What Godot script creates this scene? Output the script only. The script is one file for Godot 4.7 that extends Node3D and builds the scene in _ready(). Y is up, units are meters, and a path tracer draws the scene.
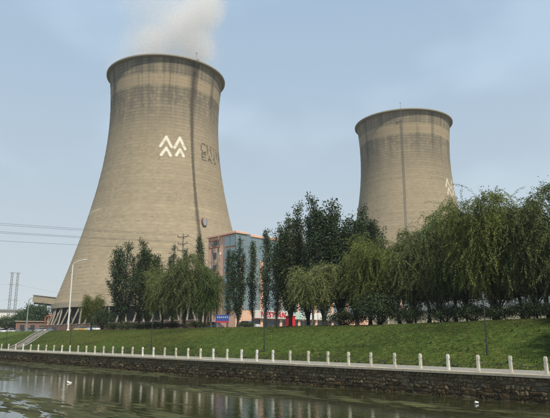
extends Node3D
# Canal bank with two cooling towers behind a row of poplars and willows.
# Ground plan: a canal edge runs along T; N points from the edge up the bank, away from the water.
# Positions are given as (t, n) metres along and across that edge, or as (X, depth).

const W0 := Vector2(12.0, 35.6)
const T2 := Vector2(-0.6822, 0.7312)
const N2 := Vector2(0.7312, 0.6822)
const LEVEL := 3.3
const WATER := -1.48

var taken := {}
var M := {}
var rng := RandomNumberGenerator.new()
var lump := FastNoiseLite.new()

# ------------------------------------------------------------------ mesh builder
class MB:
	var v := PackedVector3Array()
	var nr := PackedVector3Array()
	var cl := PackedColorArray()
	var uv := PackedVector2Array()
	var ix := PackedInt32Array()
	var tint := Color.WHITE
	var use_col := false
	var use_uv := false

	func vert(p: Vector3, n: Vector3, t := Vector2.ZERO) -> int:
		v.append(p); nr.append(n); cl.append(tint); uv.append(t)
		return v.size() - 1

	func tri(a: int, b: int, c: int) -> void:
		var n := nr[a] + nr[b] + nr[c]
		if (v[c] - v[a]).cross(v[b] - v[a]).dot(n) < 0.0:
			ix.append(a); ix.append(c); ix.append(b)
		else:
			ix.append(a); ix.append(b); ix.append(c)

	func quad(a: Vector3, b: Vector3, c: Vector3, d: Vector3, n: Vector3) -> void:
		var i := vert(a, n, Vector2(0, 0)); var j := vert(b, n, Vector2(1, 0)); var k := vert(c, n, Vector2(1, 1)); var l := vert(d, n, Vector2(0, 1))
		tri(i, j, k); tri(i, k, l)

	func flat_tri(a: Vector3, b: Vector3, c: Vector3, out: Vector3) -> void:
		var n := (b - a).cross(c - a).normalized()
		if n.dot(out) < 0.0: n = -n
		tri(vert(a, n), vert(b, n), vert(c, n))

	func box(c: Vector3, s: Vector3, b := Basis.IDENTITY) -> void:
		var h := s * 0.5
		for ax in 3:
			for sg in [-1.0, 1.0]:
				var n := Vector3.ZERO; n[ax] = sg
				var u := Vector3.ZERO; u[(ax + 1) % 3] = h[(ax + 1) % 3]
				var w := Vector3.ZERO; w[(ax + 2) % 3] = h[(ax + 2) % 3]
				var o := n * h[ax]
				quad(c + b * (o - u - w), c + b * (o + u - w), c + b * (o + u + w), c + b * (o - u + w), (b * n).normalized())

	func bevel_box(c: Vector3, s: Vector3, e: float, b := Basis.IDENTITY) -> void:
		# a box whose twelve edges are cut at 45 degrees
		var h := s * 0.5
		var corner := func(sx: float, sy: float, sz: float, ax: int) -> Vector3:
			var q := Vector3(sx * h.x, sy * h.y, sz * h.z)
			for k in 3:
				if k != ax: q[k] -= e * signf(q[k])
			return c + b * q
		for ax in 3:
			for sg in [-1.0, 1.0]:
				var pts := []
				for q in [[-1, -1], [1, -1], [1, 1], [-1, 1]]:
					var g := [0.0, 0.0, 0.0]
					g[ax] = sg; g[(ax + 1) % 3] = q[0]; g[(ax + 2) % 3] = q[1]
					pts.append(corner.call(g[0], g[1], g[2], ax))
				var n := Vector3.ZERO; n[ax] = sg
				quad(pts[0], pts[1], pts[2], pts[3], (b * n).normalized())
		for ax in 3:
			var a1 := (ax + 1) % 3
			var a2 := (ax + 2) % 3
			for s1 in [-1.0, 1.0]:
				for s2 in [-1.0, 1.0]:
					var g := [0.0, 0.0, 0.0]; g[a1] = s1; g[a2] = s2
					var lo := g.duplicate(); lo[ax] = -1.0
					var hi := g.duplicate(); hi[ax] = 1.0
					var n := Vector3.ZERO; n[a1] = s1; n[a2] = s2
					quad(corner.call(lo[0], lo[1], lo[2], a1), corner.call(hi[0], hi[1], hi[2], a1), corner.call(hi[0], hi[1], hi[2], a2), corner.call(lo[0], lo[1], lo[2], a2), (b * n).normalized())

	func tube(pts: PackedVector3Array, rad: PackedFloat32Array, sides := 6, caps := true) -> void:
		var prev := -1
		var side := Vector3.RIGHT
		for i in pts.size():
			var d := (pts[mini(i + 1, pts.size() - 1)] - pts[maxi(i - 1, 0)]).normalized()
			if i == 0:
				side = d.cross(Vector3(0.31, 0.2, 0.93))
				if side.length() < 0.05: side = d.cross(Vector3.RIGHT)
			side = (side - d * side.dot(d)).normalized()
			var oth := d.cross(side)
			var first := v.size()
			for k in sides:
				var a := TAU * k / sides
				var o := side * cos(a) + oth * sin(a)
				vert(pts[i] + o * rad[i], o, Vector2(float(k) / sides, i))
			if prev >= 0:
				for k in sides:
					var k2 := (k + 1) % sides
					tri(prev + k, prev + k2, first + k2); tri(prev + k, first + k2, first + k)
			if caps and (i == 0 or i == pts.size() - 1):
				var dn := -d if i == 0 else d
				var m := vert(pts[i], dn)
				for k in sides:
					var a := vert(v[first + k], dn); var b := vert(v[first + (k + 1) % sides], dn)
					tri(m, a, b)
			prev = first

	func bar(a: Vector3, b: Vector3, r: float, sides := 6) -> void:
		tube(PackedVector3Array([a, b]), PackedFloat32Array([r, r]), sides)

	func mesh() -> ArrayMesh:
		var arr := []
		arr.resize(Mesh.ARRAY_MAX)
		arr[Mesh.ARRAY_VERTEX] = v
		arr[Mesh.ARRAY_NORMAL] = nr
		if use_col: arr[Mesh.ARRAY_COLOR] = cl
		if use_uv: arr[Mesh.ARRAY_TEX_UV] = uv
		arr[Mesh.ARRAY_INDEX] = ix
		var m := ArrayMesh.new()
		m.add_surface_from_arrays(Mesh.PRIMITIVE_TRIANGLES, arr)
		return m

# ------------------------------------------------------------------ naming
func numbered(called: String) -> String:
	var k: int = taken.get(called, -1) + 1
	taken[called] = k
	return called if k == 0 else "%s_%03d" % [called, k]

func tag(o: Node, label: String, category := "", group := "", kind := "") -> void:
	if label: o.set_meta("label", label)
	if category: o.set_meta("category", category)
	if group: o.set_meta("group", group)
	if kind: o.set_meta("kind", kind)

func thing(called: String, label: String, category: String, at := Vector3.ZERO, turn := 0.0, group := "") -> Node3D:
	var o := Node3D.new()
	o.name = numbered(called)
	add_child(o)
	o.position = at
	o.rotation.y = turn
	tag(o, label, category, group)
	return o

func part(called: String, m: Mesh, mat: Material, parent: Node, at := Vector3.ZERO) -> MeshInstance3D:
	var o := MeshInstance3D.new()
	o.mesh = m
	o.material_override = mat
	o.position = at
	if parent == self:
		o.name = numbered(called)
		add_child(o)
	else:
		o.name = called
		parent.add_child(o, true)
	return o

func struct(called: String, m: Mesh, mat: Material) -> MeshInstance3D:
	var o := part(called, m, mat, self)
	o.set_meta("kind", "structure")
	return o

func ordinal(k: int) -> String:
	var ones := ["", "first", "second", "third", "fourth", "fifth", "sixth", "seventh", "eighth", "ninth", "tenth", "eleventh", "twelfth", "thirteenth", "fourteenth", "fifteenth", "sixteenth", "seventeenth", "eighteenth", "nineteenth"]
	if k < 20: return ones[k]
	var tens := {20: "twentieth", 30: "thirtieth", 40: "fortieth"}
	if tens.has(k): return tens[k]
	return {2: "twenty-", 3: "thirty-", 4: "forty-"}[k / 10] + ones[k % 10]

# ------------------------------------------------------------------ ground plan
func tn(t: float, n: float, y := 0.0) -> Vector3:
	var q := W0 + T2 * t + N2 * n
	return Vector3(q.x, y, -q.y)

func to_tn(x: float, depth: float) -> Vector2:
	var q := Vector2(x, depth) - W0
	return Vector2(q.dot(T2), q.dot(N2))

func sm(a: float, b: float, x: float) -> float:
	var k := clampf((x - a) / (b - a), 0.0, 1.0)
	return k * k * (3.0 - 2.0 * k)

func bank_y(t: float, n: float) -> float:
	var crest := LEVEL + 0.38 * (1.0 - sm(-4.0, 26.0, t)) + 0.08 * lump.get_noise_2d(t * 1.4, 3.0)
	if n <= 4.0: return 0.0
	var s := clampf((n - 4.0) / 16.0, 0.0, 1.0)
	var y := crest * (0.45 * s + 0.55 * s * s * (3.0 - 2.0 * s))
	y += 0.10 * lump.get_noise_2d(t * 2.2, n * 2.2) * sin(s * PI)
	if n > 20.0: y = lerpf(crest, LEVEL, sm(20.0, 27.0, n))
	return y

func on_bank(x: float, depth: float) -> Vector3:
	var q := to_tn(x, depth)
	return Vector3(x, bank_y(q.x, q.y), -depth)

# ------------------------------------------------------------------ materials
func lin(r: float, g: float, b: float, a := 1.0) -> Color:
	var c := Color(r, g, b).linear_to_srgb()
	c.a = a
	return c

func mat(c: Color, rough := 0.8, metal := 0.0, spec := 0.5) -> StandardMaterial3D:
	var m := StandardMaterial3D.new()
	m.albedo_color = c
	m.roughness = rough
	m.metallic = metal
	m.metallic_specular = spec
	return m

func ramp(stops: Array) -> Gradient:
	var g := Gradient.new()
	var of := PackedFloat32Array()
	var co := PackedColorArray()
	for s in stops:
		of.append(s[0]); co.append(s[1])
	g.offsets = of
	g.colors = co
	return g

func noise_tex(size: int, freq: float, g: Gradient, seed_ := 1, octaves := 5, kind := FastNoiseLite.TYPE_SIMPLEX_SMOOTH, normal := false, bump := 4.0) -> NoiseTexture2D:
	var n := FastNoiseLite.new()
	n.seed = seed_
	n.noise_type = kind
	n.frequency = freq
	n.fractal_octaves = octaves
	n.fractal_gain = 0.55
	var t := NoiseTexture2D.new()
	t.width = size
	t.height = size
	t.seamless = true
	t.seamless_blend_skirt = 0.2
	t.noise = n
	if g: t.color_ramp = g
	if normal:
		t.as_normal_map = true
		t.bump_strength = bump
	return t

func surf(g: Gradient, freq: float, tile: float, rough: float, bump_cm := 0.0, seed_ := 1, spec := 0.5) -> StandardMaterial3D:
	# world-mapped noise colour with matching relief; tile is the size in metres of one repeat
	var m := mat(Color.WHITE, rough, 0.0, spec)
	m.albedo_texture = noise_tex(512, freq, g, seed_)
	m.uv1_triplanar = true
	m.uv1_world_triplanar = true
	m.uv1_scale = Vector3.ONE / tile
	if bump_cm > 0.0:
		m.heightmap_enabled = true
		m.heightmap_texture = noise_tex(512, freq * 1.6, null, seed_ + 7)
		m.heightmap_scale = bump_cm
	return m

func leaf_mat(back: Color) -> StandardMaterial3D:
	var m := mat(Color.WHITE, 0.62, 0.0, 0.35)
	m.vertex_color_use_as_albedo = true
	m.backlight_enabled = true
	m.backlight = back
	m.cull_mode = BaseMaterial3D.CULL_DISABLED
	return m

func make_materials() -> void:
	M.lawn = surf(ramp([[0.0, lin(0.033, 0.060, 0.011)], [0.35, lin(0.052, 0.085, 0.017)], [0.6, lin(0.070, 0.102, 0.022)], [0.85, lin(0.106, 0.118, 0.036)], [1.0, lin(0.155, 0.137, 0.058)]]), 0.016, 11.0, 0.95, 0.8, 3, 0.15)
	M.lawn.vertex_color_use_as_albedo = true
	M.grass = leaf_mat(Color(0.25, 0.3, 0.1))
	M.dirt = surf(ramp([[0.0, lin(0.07, 0.085, 0.03)], [0.4, lin(0.11, 0.105, 0.05)], [0.7, lin(0.17, 0.145, 0.09)], [1.0, lin(0.22, 0.19, 0.13)]]), 0.012, 14.0, 0.95, 2.0, 5, 0.2)
	M.asphalt = surf(ramp([[0.0, lin(0.06, 0.06, 0.06)], [1.0, lin(0.11, 0.11, 0.105)]]), 0.03, 6.0, 0.9, 0.5, 9, 0.3)
	M.paving = surf(ramp([[0.0, lin(0.16, 0.155, 0.14)], [0.5, lin(0.24, 0.235, 0.21)], [1.0, lin(0.31, 0.30, 0.27)]]), 0.03, 4.0, 0.9, 0.3, 11, 0.3)
	M.coping = surf(ramp([[0.0, lin(0.26, 0.23, 0.175)], [0.5, lin(0.38, 0.35, 0.27)], [1.0, lin(0.47, 0.44, 0.36)]]), 0.025, 3.0, 0.85, 0.3, 13, 0.3)
	M.white_concrete = surf(ramp([[0.0, lin(0.34, 0.32, 0.27)], [0.3, lin(0.58, 0.57, 0.51)], [0.55, lin(0.68, 0.67, 0.62)], [1.0, lin(0.78, 0.77, 0.73)]]), 0.02, 2.6, 0.7, 0.15, 15, 0.4)
	M.stone = surf(ramp([[0.0, lin(0.085, 0.066, 0.036)], [0.4, lin(0.155, 0.122, 0.072)], [0.7, lin(0.225, 0.18, 0.112)], [1.0, lin(0.32, 0.265, 0.175)]]), 0.03, 2.4, 0.92, 1.5, 17, 0.25)
	M.stone.vertex_color_use_as_albedo = true
	M.mortar = surf(ramp([[0.0, lin(0.07, 0.052, 0.028)], [1.0, lin(0.15, 0.115, 0.068)]]), 0.04, 2.0, 0.95, 1.0, 19, 0.2)
	M.bark = surf(ramp([[0.0, lin(0.03, 0.027, 0.021)], [0.5, lin(0.065, 0.058, 0.045)], [1.0, lin(0.12, 0.108, 0.088)]]), 0.03, 1.6, 0.95, 1.2, 21, 0.2)
	M.pale_bark = surf(ramp([[0.0, lin(0.12, 0.11, 0.085)], [0.5, lin(0.22, 0.205, 0.165)], [1.0, lin(0.33, 0.31, 0.26)]]), 0.03, 1.6, 0.9, 0.8, 23, 0.2)
	M.poplar_leaf = leaf_mat(Color(0.35, 0.42, 0.2))
	M.willow_leaf = leaf_mat(Color(0.45, 0.5, 0.22))
	M.willow_leaves = []
	for c in [Color(1, 1, 1), Color(1.0, 0.98, 0.86), Color(0.88, 0.96, 0.9), Color(0.94, 0.94, 0.98)]:
		var wl := leaf_mat(Color(0.45, 0.5, 0.22)); wl.albedo_color = c; M.willow_leaves.append(wl)
	M.poplar_leaves = []
	for c in [Color(1, 1, 1), Color(0.9, 0.92, 0.92), Color(1.0, 0.96, 0.82)]:
		var pl := leaf_mat(Color(0.35, 0.42, 0.2)); pl.albedo_color = c; M.poplar_leaves.append(pl)
	M.shrub_leaf = leaf_mat(Color(0.3, 0.35, 0.18))
	M.concrete = surf(ramp([[0.0, lin(0.22, 0.19, 0.14)], [0.5, lin(0.33, 0.29, 0.215)], [1.0, lin(0.42, 0.37, 0.29)]]), 0.02, 8.0, 0.9, 1.0, 25, 0.3)
	M.pink = surf(ramp([[0.0, lin(0.62, 0.38, 0.28)], [0.5, lin(0.69, 0.44, 0.33)], [1.0, lin(0.74, 0.49, 0.38)]]), 0.015, 10.0, 0.85, 0.3, 27, 0.3)
	M.cream = surf(ramp([[0.0, lin(0.46, 0.42, 0.30)], [0.5, lin(0.58, 0.54, 0.41)], [1.0, lin(0.66, 0.62, 0.50)]]), 0.015, 7.0, 0.85, 0.3, 29, 0.3)
	M.glass = mat(lin(0.22, 0.29, 0.31), 0.14, 0.4, 0.8)
	M.dark_glass = mat(lin(0.02, 0.024, 0.028), 0.08, 0.0, 0.6)
	M.white_paint = mat(lin(0.72, 0.72, 0.69), 0.5)
	M.grey_metal = mat(lin(0.36, 0.37, 0.37), 0.45, 0.3)
	M.dark_metal = mat(lin(0.035, 0.045, 0.04), 0.5, 0.2)
	M.rail_metal = mat(lin(0.16, 0.145, 0.12), 0.7, 0.2)
	M.galv = mat(lin(0.33, 0.34, 0.34), 0.55, 0.4)
	M.rubber = mat(lin(0.02, 0.02, 0.02), 0.85)
	M.red = mat(lin(0.55, 0.02, 0.03), 0.5)
	M.sign_red = mat(lin(0.50, 0.03, 0.04), 0.5)
	M.sign_blue = mat(lin(0.025, 0.07, 0.29), 0.55)
	M.sign_white = mat(lin(0.58, 0.55, 0.54), 0.6)
	M.teal = mat(lin(0.07, 0.30, 0.27), 0.5)
	M.rust = mat(lin(0.22, 0.07, 0.045), 0.75)
	M.lamp_glass = mat(lin(0.62, 0.62, 0.58), 0.3)
	M.wire = mat(lin(0.05, 0.05, 0.05), 0.6)
	M.dark_fill = mat(lin(0.035, 0.032, 0.028), 0.9)
	M.foam = mat(lin(0.75, 0.75, 0.72), 0.8)

# ------------------------------------------------------------------ cooling towers
const TOWER_H0 := 12.45      # underside of the shell above the promenade
const TOWER_H1 := 108.25

func shell_r(h: float) -> float:
	return 22.3 * sqrt(1.0 + pow((h - 90.0) / 54.9, 2.0))

func seg_d(p: Vector2, a: Vector2, b: Vector2) -> float:
	var ab := b - a
	var k := clampf((p - a).dot(ab) / ab.length_squared(), 0.0, 1.0)
	return p.distance_to(a + ab * k)

func paint_strokes(im: Image, strokes: Array, width: float, paint: Color, strength: float, r_at: float, wear: FastNoiseLite, wear_cut: float) -> void:
	# strokes: [[phi0_deg, h0, phi1_deg, h1], ...] painted on the shell
	var w := im.get_width()
	var hh := im.get_height()
	for s in strokes:
		var a := Vector2(deg_to_rad(s[0]) * r_at, s[1])
		var b := Vector2(deg_to_rad(s[2]) * r_at, s[3])
		var lo := a.min(b) - Vector2.ONE * (width + 0.2)
		var hi := a.max(b) + Vector2.ONE * (width + 0.2)
		var x0 := int((lo.x / r_at / TAU + 0.5) * w)
		var x1 := int((hi.x / r_at / TAU + 0.5) * w) + 1
		var y0 := int((1.0 - (hi.y - TOWER_H0) / (TOWER_H1 - TOWER_H0)) * hh)
		var y1 := int((1.0 - (lo.y - TOWER_H0) / (TOWER_H1 - TOWER_H0)) * hh) + 1
		for y in range(y0, y1):
			for x in range(x0, x1):
				var p := Vector2(((x + 0.5) / w - 0.5) * TAU * r_at, TOWER_H0 + (1.0 - (y + 0.5) / hh) * (TOWER_H1 - TOWER_H0))
				var d := seg_d(p, a, b)
				var k := clampf((width * 0.5 - d) / 0.12 + 0.5, 0.0, 1.0) * strength
				k *= clampf((wear.get_noise_2d(p.x * 9.0, p.y * 9.0) + wear_cut) * 3.0, 0.25, 1.0)
				if k > 0.0:
					im.set_pixel(x, y, im.get_pixel(x, y).lerp(paint, k))

func tower_image(seed_: int, ladder_deg: float, soot: float, ladder_pale: bool) -> Image:
	var w := 768
	var h := 1024
	var im := Image.create(w, h, false, Image.FORMAT_RGB8)
	var big := FastNoiseLite.new(); big.seed = seed_; big.frequency = 0.02; big.fractal_octaves = 4
	var streak := FastNoiseLite.new(); streak.seed = seed_ + 1; streak.frequency = 0.05; streak.fractal_octaves = 3
	var fine := FastNoiseLite.new(); fine.seed = seed_ + 2; fine.frequency = 0.35; fine.fractal_octaves = 2
	var r := RandomNumberGenerator.new(); r.seed = seed_
	var ring_tone := []
	for k in 80: ring_tone.append(r.randf_range(-0.045, 0.045))
	var tan_ := Vector3(0.325, 0.276, 0.192)
	var warm := Vector3(0.39, 0.312, 0.212)
	var grey := Vector3(0.165, 0.15, 0.118)
	var black := Vector3(0.085, 0.075, 0.06)
	var pale := Vector3(0.50, 0.43, 0.29)
	for y in h:
		var z := TOWER_H0 + (1.0 - (y + 0.5) / h) * (TOWER_H1 - TOWER_H0)
		var lift := (z - TOWER_H0) / 1.35
		var ring := int(lift)
		var to_joint := absf(lift - roundf(lift)) * 1.35
		for x in w:
			var u := (x + 0.5) / w
			var a := u * TAU
			# noise on a cylinder, so that the back has no seam
			var cx := cos(a) * 24.0
			var cz := sin(a) * 24.0
			var nb := big.get_noise_3d(cx, z * 0.8, cz)
			var ns := streak.get_noise_3d(cx * 3.0, z * 0.22, cz * 3.0)
			var nf := fine.get_noise_3d(cx, z * 2.0, cz)
			var nv := streak.get_noise_3d(cx * 11.0 + 50.0, z * 0.35, cz * 11.0)
			var panel := float(hash(Vector2i(int(u * 120.0 + (ring % 2) * 0.5), ring)) % 1000) / 1000.0 - 0.5
			var c: Vector3 = tan_ * (1.0 + 0.20 * nb + 0.18 * nf + ring_tone[ring % 80] + 0.08 * panel)
			c = c.lerp(warm, clampf(nb * 1.4 - 0.15 + 0.25 * panel, 0.0, 0.55))
			# soot bands of the head, with ragged outlines
			var edge := 2.2 * ns + 1.2 * nb
			var head := sm(101.6 + 0.3 * edge, 102.8 + 0.3 * edge, z)
			var neck := (1.0 - sm(96.6 + 0.3 * edge, 97.8 + 0.3 * edge, z)) * sm(74.0 + 4.0 * edge, 97.0 + 2.0 * edge, z)
			var dirt := maxf(head * (0.70 + 0.5 * ns + 0.9 * nv), neck * (0.80 + 0.7 * ns + 0.45 * nv + 0.7 * panel)) * soot
			c = c.lerp(grey, clampf(dirt, 0.0, 0.92))
			var lightband := sm(97.0, 98.0, z) * (1.0 - sm(101.4, 102.2, z))
			c = c.lerp(warm, lightband * 0.55 * (1.0 - clampf(ns * 2.0, 0.0, 0.8)))
			# long water streaks below the lip
			var run := clampf(maxf(ns * 3.2 - 0.55, nv * 2.6 - 0.85), 0.0, 1.0) * sm(78.0, 101.0, z)
			c = c.lerp(black, run * 0.55 * soot)
			# pale lime runs and repaired lifts
			if ring == 40 or ring == 26: c = c.lerp(pale, clampf(nb * 3.0 + 0.1, 0.0, 0.5))
			# dirt caught along the lift joints
			if to_joint < 0.16: c = c.lerp(black, clampf(0.14 + 0.35 * ns + 0.3 * nf + 0.3 * head + 0.4 * neck + 0.12 * sm(50.0, 80.0, z), 0.0, 0.75) * (1.0 - to_joint / 0.2))
			# tie holes and small patches
			if nf > 0.52: c = c.lerp(grey, 0.5)
			# stain down the ladder
			var dl := absf(rad_to_deg(a) - 180.0 - ladder_deg) * 0.39 + 0.9 * absf(nf)
			var lw := 0.75 + 0.8 * ns + 0.5 * sm(60.0, 100.0, z)
			var ls := 1.0 - sm(lw * 0.5, lw * 1.5, dl)
			c = c.lerp(Vector3(0.20, 0.185, 0.145) if ladder_pale else black, ls * (0.28 if ladder_pale else 0.62))
			im.set_pixel(x, y, lin(c.x, c.y, c.z))
	return im

func emblem(center_deg: float) -> Array:
	var s := []
	for c in [[-6.6, 75.9, 3.9, 5.0], [6.3, 76.1, 4.3, 5.0], [-6.4, 71.4, 3.0, 4.2], [6.3, 71.3, 2.5, 3.4]]:
		var dh: float = c[2]
		s.append([center_deg + c[0] - c[3], c[1] - dh, center_deg + c[0], c[1]])
		s.append([center_deg + c[0], c[1], center_deg + c[0] + c[3], c[1] - dh])
	return s

func word(text: String, deg: float, base: float, high: float, wide: float) -> Array:
	# a plain stroke alphabet for the words painted on the shell
	var f := {
		"C": [[1, 0.85, 0.7, 1], [0.7, 1, 0.3, 1], [0.3, 1, 0, 0.7], [0, 0.7, 0, 0.3], [0, 0.3, 0.3, 0], [0.3, 0, 0.7, 0], [0.7, 0, 1, 0.15]],
		"H": [[0, 0, 0, 1], [1, 0, 1, 1], [0, 0.5, 1, 0.5]], "I": [[0.5, 0, 0.5, 1]], "N": [[0, 0, 0, 1], [0, 1, 1, 0], [1, 0, 1, 1]],
		"A": [[0, 0, 0.5, 1], [0.5, 1, 1, 0], [0.2, 0.4, 0.8, 0.4]], "E": [[0, 0, 0, 1], [0, 1, 1, 1], [0, 0.5, 0.8, 0.5], [0, 0, 1, 0]],
		"S": [[1, 0.85, 0.6, 1], [0.6, 1, 0.1, 0.8], [0.1, 0.8, 0.9, 0.25], [0.9, 0.25, 0.5, 0], [0.5, 0, 0, 0.15]],
	}
	var s := []
	var at := deg
	for ch in text:
		for q in f[ch]:
			s.append([at + q[0] * wide, base + q[1] * high, at + q[2] * wide, base + q[3] * high])
		at += wide * 1.42
	return s

func build_tower(label: String, x: float, depth: float, seed_: int, ladder_deg: float, soot: float, pale_ladder: bool, emblem_deg: float, words: bool) -> void:
	var axis := Vector3(x, 0, -depth)
	var node := thing("cooling_tower", label, "cooling tower", Vector3(x, LEVEL - 0.05, -depth), 0.0, "hyperbolic cooling towers")
	var y_off := -(LEVEL - 0.05)
	var to_cam := Vector3(-x, 0, depth).normalized()
	var right := Vector3(to_cam.z, 0, -to_cam.x)          # to the right as seen from the canal
	var dir := func(a: float) -> Vector3: return to_cam * cos(a) + right * sin(a)
	# shell: one lathe whose lifts are separated by real grooves
	var mb := MB.new()
	mb.use_uv = true
	var prof := []                                        # [radius, height]
	var lifts := 70
	var step := (TOWER_H1 - TOWER_H0) / lifts
	var jr := RandomNumberGenerator.new(); jr.seed = seed_ + 40
	for k in lifts:
		var h0 := TOWER_H0 + k * step
		var bulge := jr.randf_range(-0.02, 0.03)
		prof.append([shell_r(h0) - 0.05, h0 + 0.02])
		prof.append([shell_r(h0) + bulge, h0 + 0.10])
		prof.append([shell_r(h0 + step * 0.9) + bulge + 0.03, h0 + step - 0.05])
	prof.append([shell_r(TOWER_H1) - 0.09, TOWER_H1])
	var seg := 144
	var rows := prof.size()
	for i in rows:
		var hgt: float = prof[i][1]
		var slope: float = (shell_r(hgt + 0.5) - shell_r(hgt - 0.5))
		for s in seg + 1:
			var a := (float(s) / seg - 0.5) * TAU
			var d: Vector3 = dir.call(a)
			mb.vert(d * prof[i][0] + Vector3(0, hgt + y_off, 0), (d - Vector3(0, slope, 0)).normalized(), Vector2(float(s) / seg, 1.0 - (hgt - TOWER_H0) / (TOWER_H1 - TOWER_H0)))
	for i in rows - 1:
		for s in seg:
			var a := i * (seg + 1) + s
			mb.tri(a, a + 1, a + seg + 2); mb.tri(a, a + seg + 2, a + seg + 1)
	var im := tower_image(seed_, ladder_deg, soot, pale_ladder)
	var wear := FastNoiseLite.new(); wear.seed = 77; wear.frequency = 0.06
	paint_strokes(im, emblem(emblem_deg), 1.05, lin(0.74, 0.72, 0.62), 0.92 if words else 0.6, 23.4, wear, 0.62)
	if words:
		paint_strokes(im, word("CHINA", 37.8, 72.2, 3.7, 6.0), 0.62, lin(0.085, 0.075, 0.06), 0.8, 23.3, wear, 0.42)
		paint_strokes(im, word("EAS", 38.2, 69.0, 2.5, 5.6), 0.6, lin(0.085, 0.075, 0.06), 0.75, 23.6, wear, 0.35)
	var sm_ := mat(Color.WHITE, 0.92, 0.0, 0.25)
	sm_.albedo_texture = ImageTexture.create_from_image(im)
	sm_.texture_repeat = true
	part("shell", mb.mesh(), sm_, node)
	# inner face of the shell
	var inn := MB.new()
	for i in 25:
		var hgt := TOWER_H0 + (TOWER_H1 - TOWER_H0) * i / 24.0
		for s in 73:
			var d: Vector3 = dir.call(TAU * s / 72.0)
			inn.vert(d * (shell_r(hgt) - 0.45) + Vector3(0, hgt + y_off, 0), -d)
	for i in 24:
		for s in 72:
			var a := i * 73 + s
			inn.tri(a, a + 1, a + 74); inn.tri(a, a + 74, a + 73)
	part("shell_lining", inn.mesh(), M.concrete, node)
	var ringof := func(p: Array, closed: bool) -> ArrayMesh:
		var b := MB.new()
		var n := p.size()
		for i in (n if closed else n - 1):
			var q: Vector2 = p[i]
			var r: Vector2 = p[(i + 1) % n]
			var e := (r - q).normalized()
			for s in 97:
				var d: Vector3 = dir.call(TAU * s / 96.0)
				var nn := (d * e.y - Vector3(0, e.x, 0))
				b.vert(d * q.x + Vector3(0, q.y + y_off, 0), nn)
				b.vert(d * r.x + Vector3(0, r.y + y_off, 0), nn)
			var first := b.v.size() - 194
			for s in 96:
				b.tri(first + s * 2, first + s * 2 + 1, first + s * 2 + 3); b.tri(first + s * 2, first + s * 2 + 3, first + s * 2 + 2)
		return b.mesh()
	var rt := shell_r(TOWER_H1)
	part("rim", ringof.call([Vector2(rt - 0.6, 108.2), Vector2(rt + 0.1, 108.2), Vector2(24.6, 108.32), Vector2(24.8, 108.45), Vector2(24.8, 108.95), Vector2(24.65, 109.1), Vector2(rt - 0.4, 109.1), Vector2(rt - 0.6, 108.9)], true), M.rim, node)
	var rb := shell_r(TOWER_H0)
	part("ring_beam", ringof.call([Vector2(rb - 0.9, 11.9), Vector2(rb + 0.5, 11.9), Vector2(rb + 0.35, 13.6), Vector2(rb - 0.9, 13.6)], true), M.concrete, node)
	# raking columns in pairs that meet under the ring beam
	var pairs := 44
	var top := Vector3(0, 12.0 + y_off, 0)
	for k in pairs:
		var a := TAU * k / pairs
		for sg in [-1.0, 1.0]:
			var c := MB.new()
			var d0: Vector3 = dir.call(a + sg * 0.012)
			var d1: Vector3 = dir.call(a + sg * 0.058)
			c.tube(PackedVector3Array([d1 * (rb + 2.6) + Vector3(0, 0.2, 0), d0 * (rb - 0.2) + top]), PackedFloat32Array([0.34, 0.29]), 8)
			part("column", c.mesh(), M.column, node)
	part("basin_wall", ringof.call([Vector2(rb + 3.4, -0.1), Vector2(rb + 4.0, -0.1), Vector2(rb + 4.0, 1.1), Vector2(rb + 3.4, 1.1)].map(func(q): return q - Vector2(0, y_off)), true), M.concrete, node)
	part("fill_pack", ringof.call([Vector2(rb - 2.2, 0.0), Vector2(rb - 2.2, 11.8)].map(func(q): return q + Vector2(0, LEVEL)), false), M.dark_fill, node)
	# ladder with cage
	var lad := MB.new()
	var la := deg_to_rad(ladder_deg)
	var side: Vector3 = dir.call(la + PI / 2)
	var d_l: Vector3 = dir.call(la)
	for sg in [-0.32, 0.32]:
		var pts := PackedVector3Array(); var rad := PackedFloat32Array()
		for i in 41:
			var hgt := 13.0 + (109.0 - 13.0) * i / 40.0
			pts.append(d_l * (shell_r(hgt) + 0.22 + 1.9 * sm(104.0, 107.6, hgt)) + side * sg + Vector3(0, hgt + y_off, 0)); rad.append(0.06)
		lad.tube(pts, rad, 4)
	for i in 160:
		var hgt := 13.0 + i * 0.6
		var p := d_l * (shell_r(hgt) + 0.22 + 1.9 * sm(104.0, 107.6, hgt)) + Vector3(0, hgt + y_off, 0)
		lad.bar(p - side * 0.32, p + side * 0.32, 0.035, 4)
		if i % 3 == 0:
			var hoop := PackedVector3Array(); var rad := PackedFloat32Array()
			for q in 7:
				var b := PI * q / 6.0
				hoop.append(p + side * cos(b) * 0.42 + d_l * sin(b) * 0.75); rad.append(0.035)
			lad.tube(hoop, rad, 4, false)
	part("ladder", lad.mesh(), M.rail_metal if words else M.pale_rail, node)
	var mast := MB.new()
	var mp := d_l * 24.6 + Vector3(0, 109.0 + y_off, 0)
	mast.bar(mp, mp + Vector3(0, 2.8, 0), 0.09, 5)
	mast.box(mp + Vector3(0, 2.9, 0), Vector3(0.5, 0.35, 0.5))
	part("lightning_mast", mast.mesh(), M.galv, node)
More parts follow.
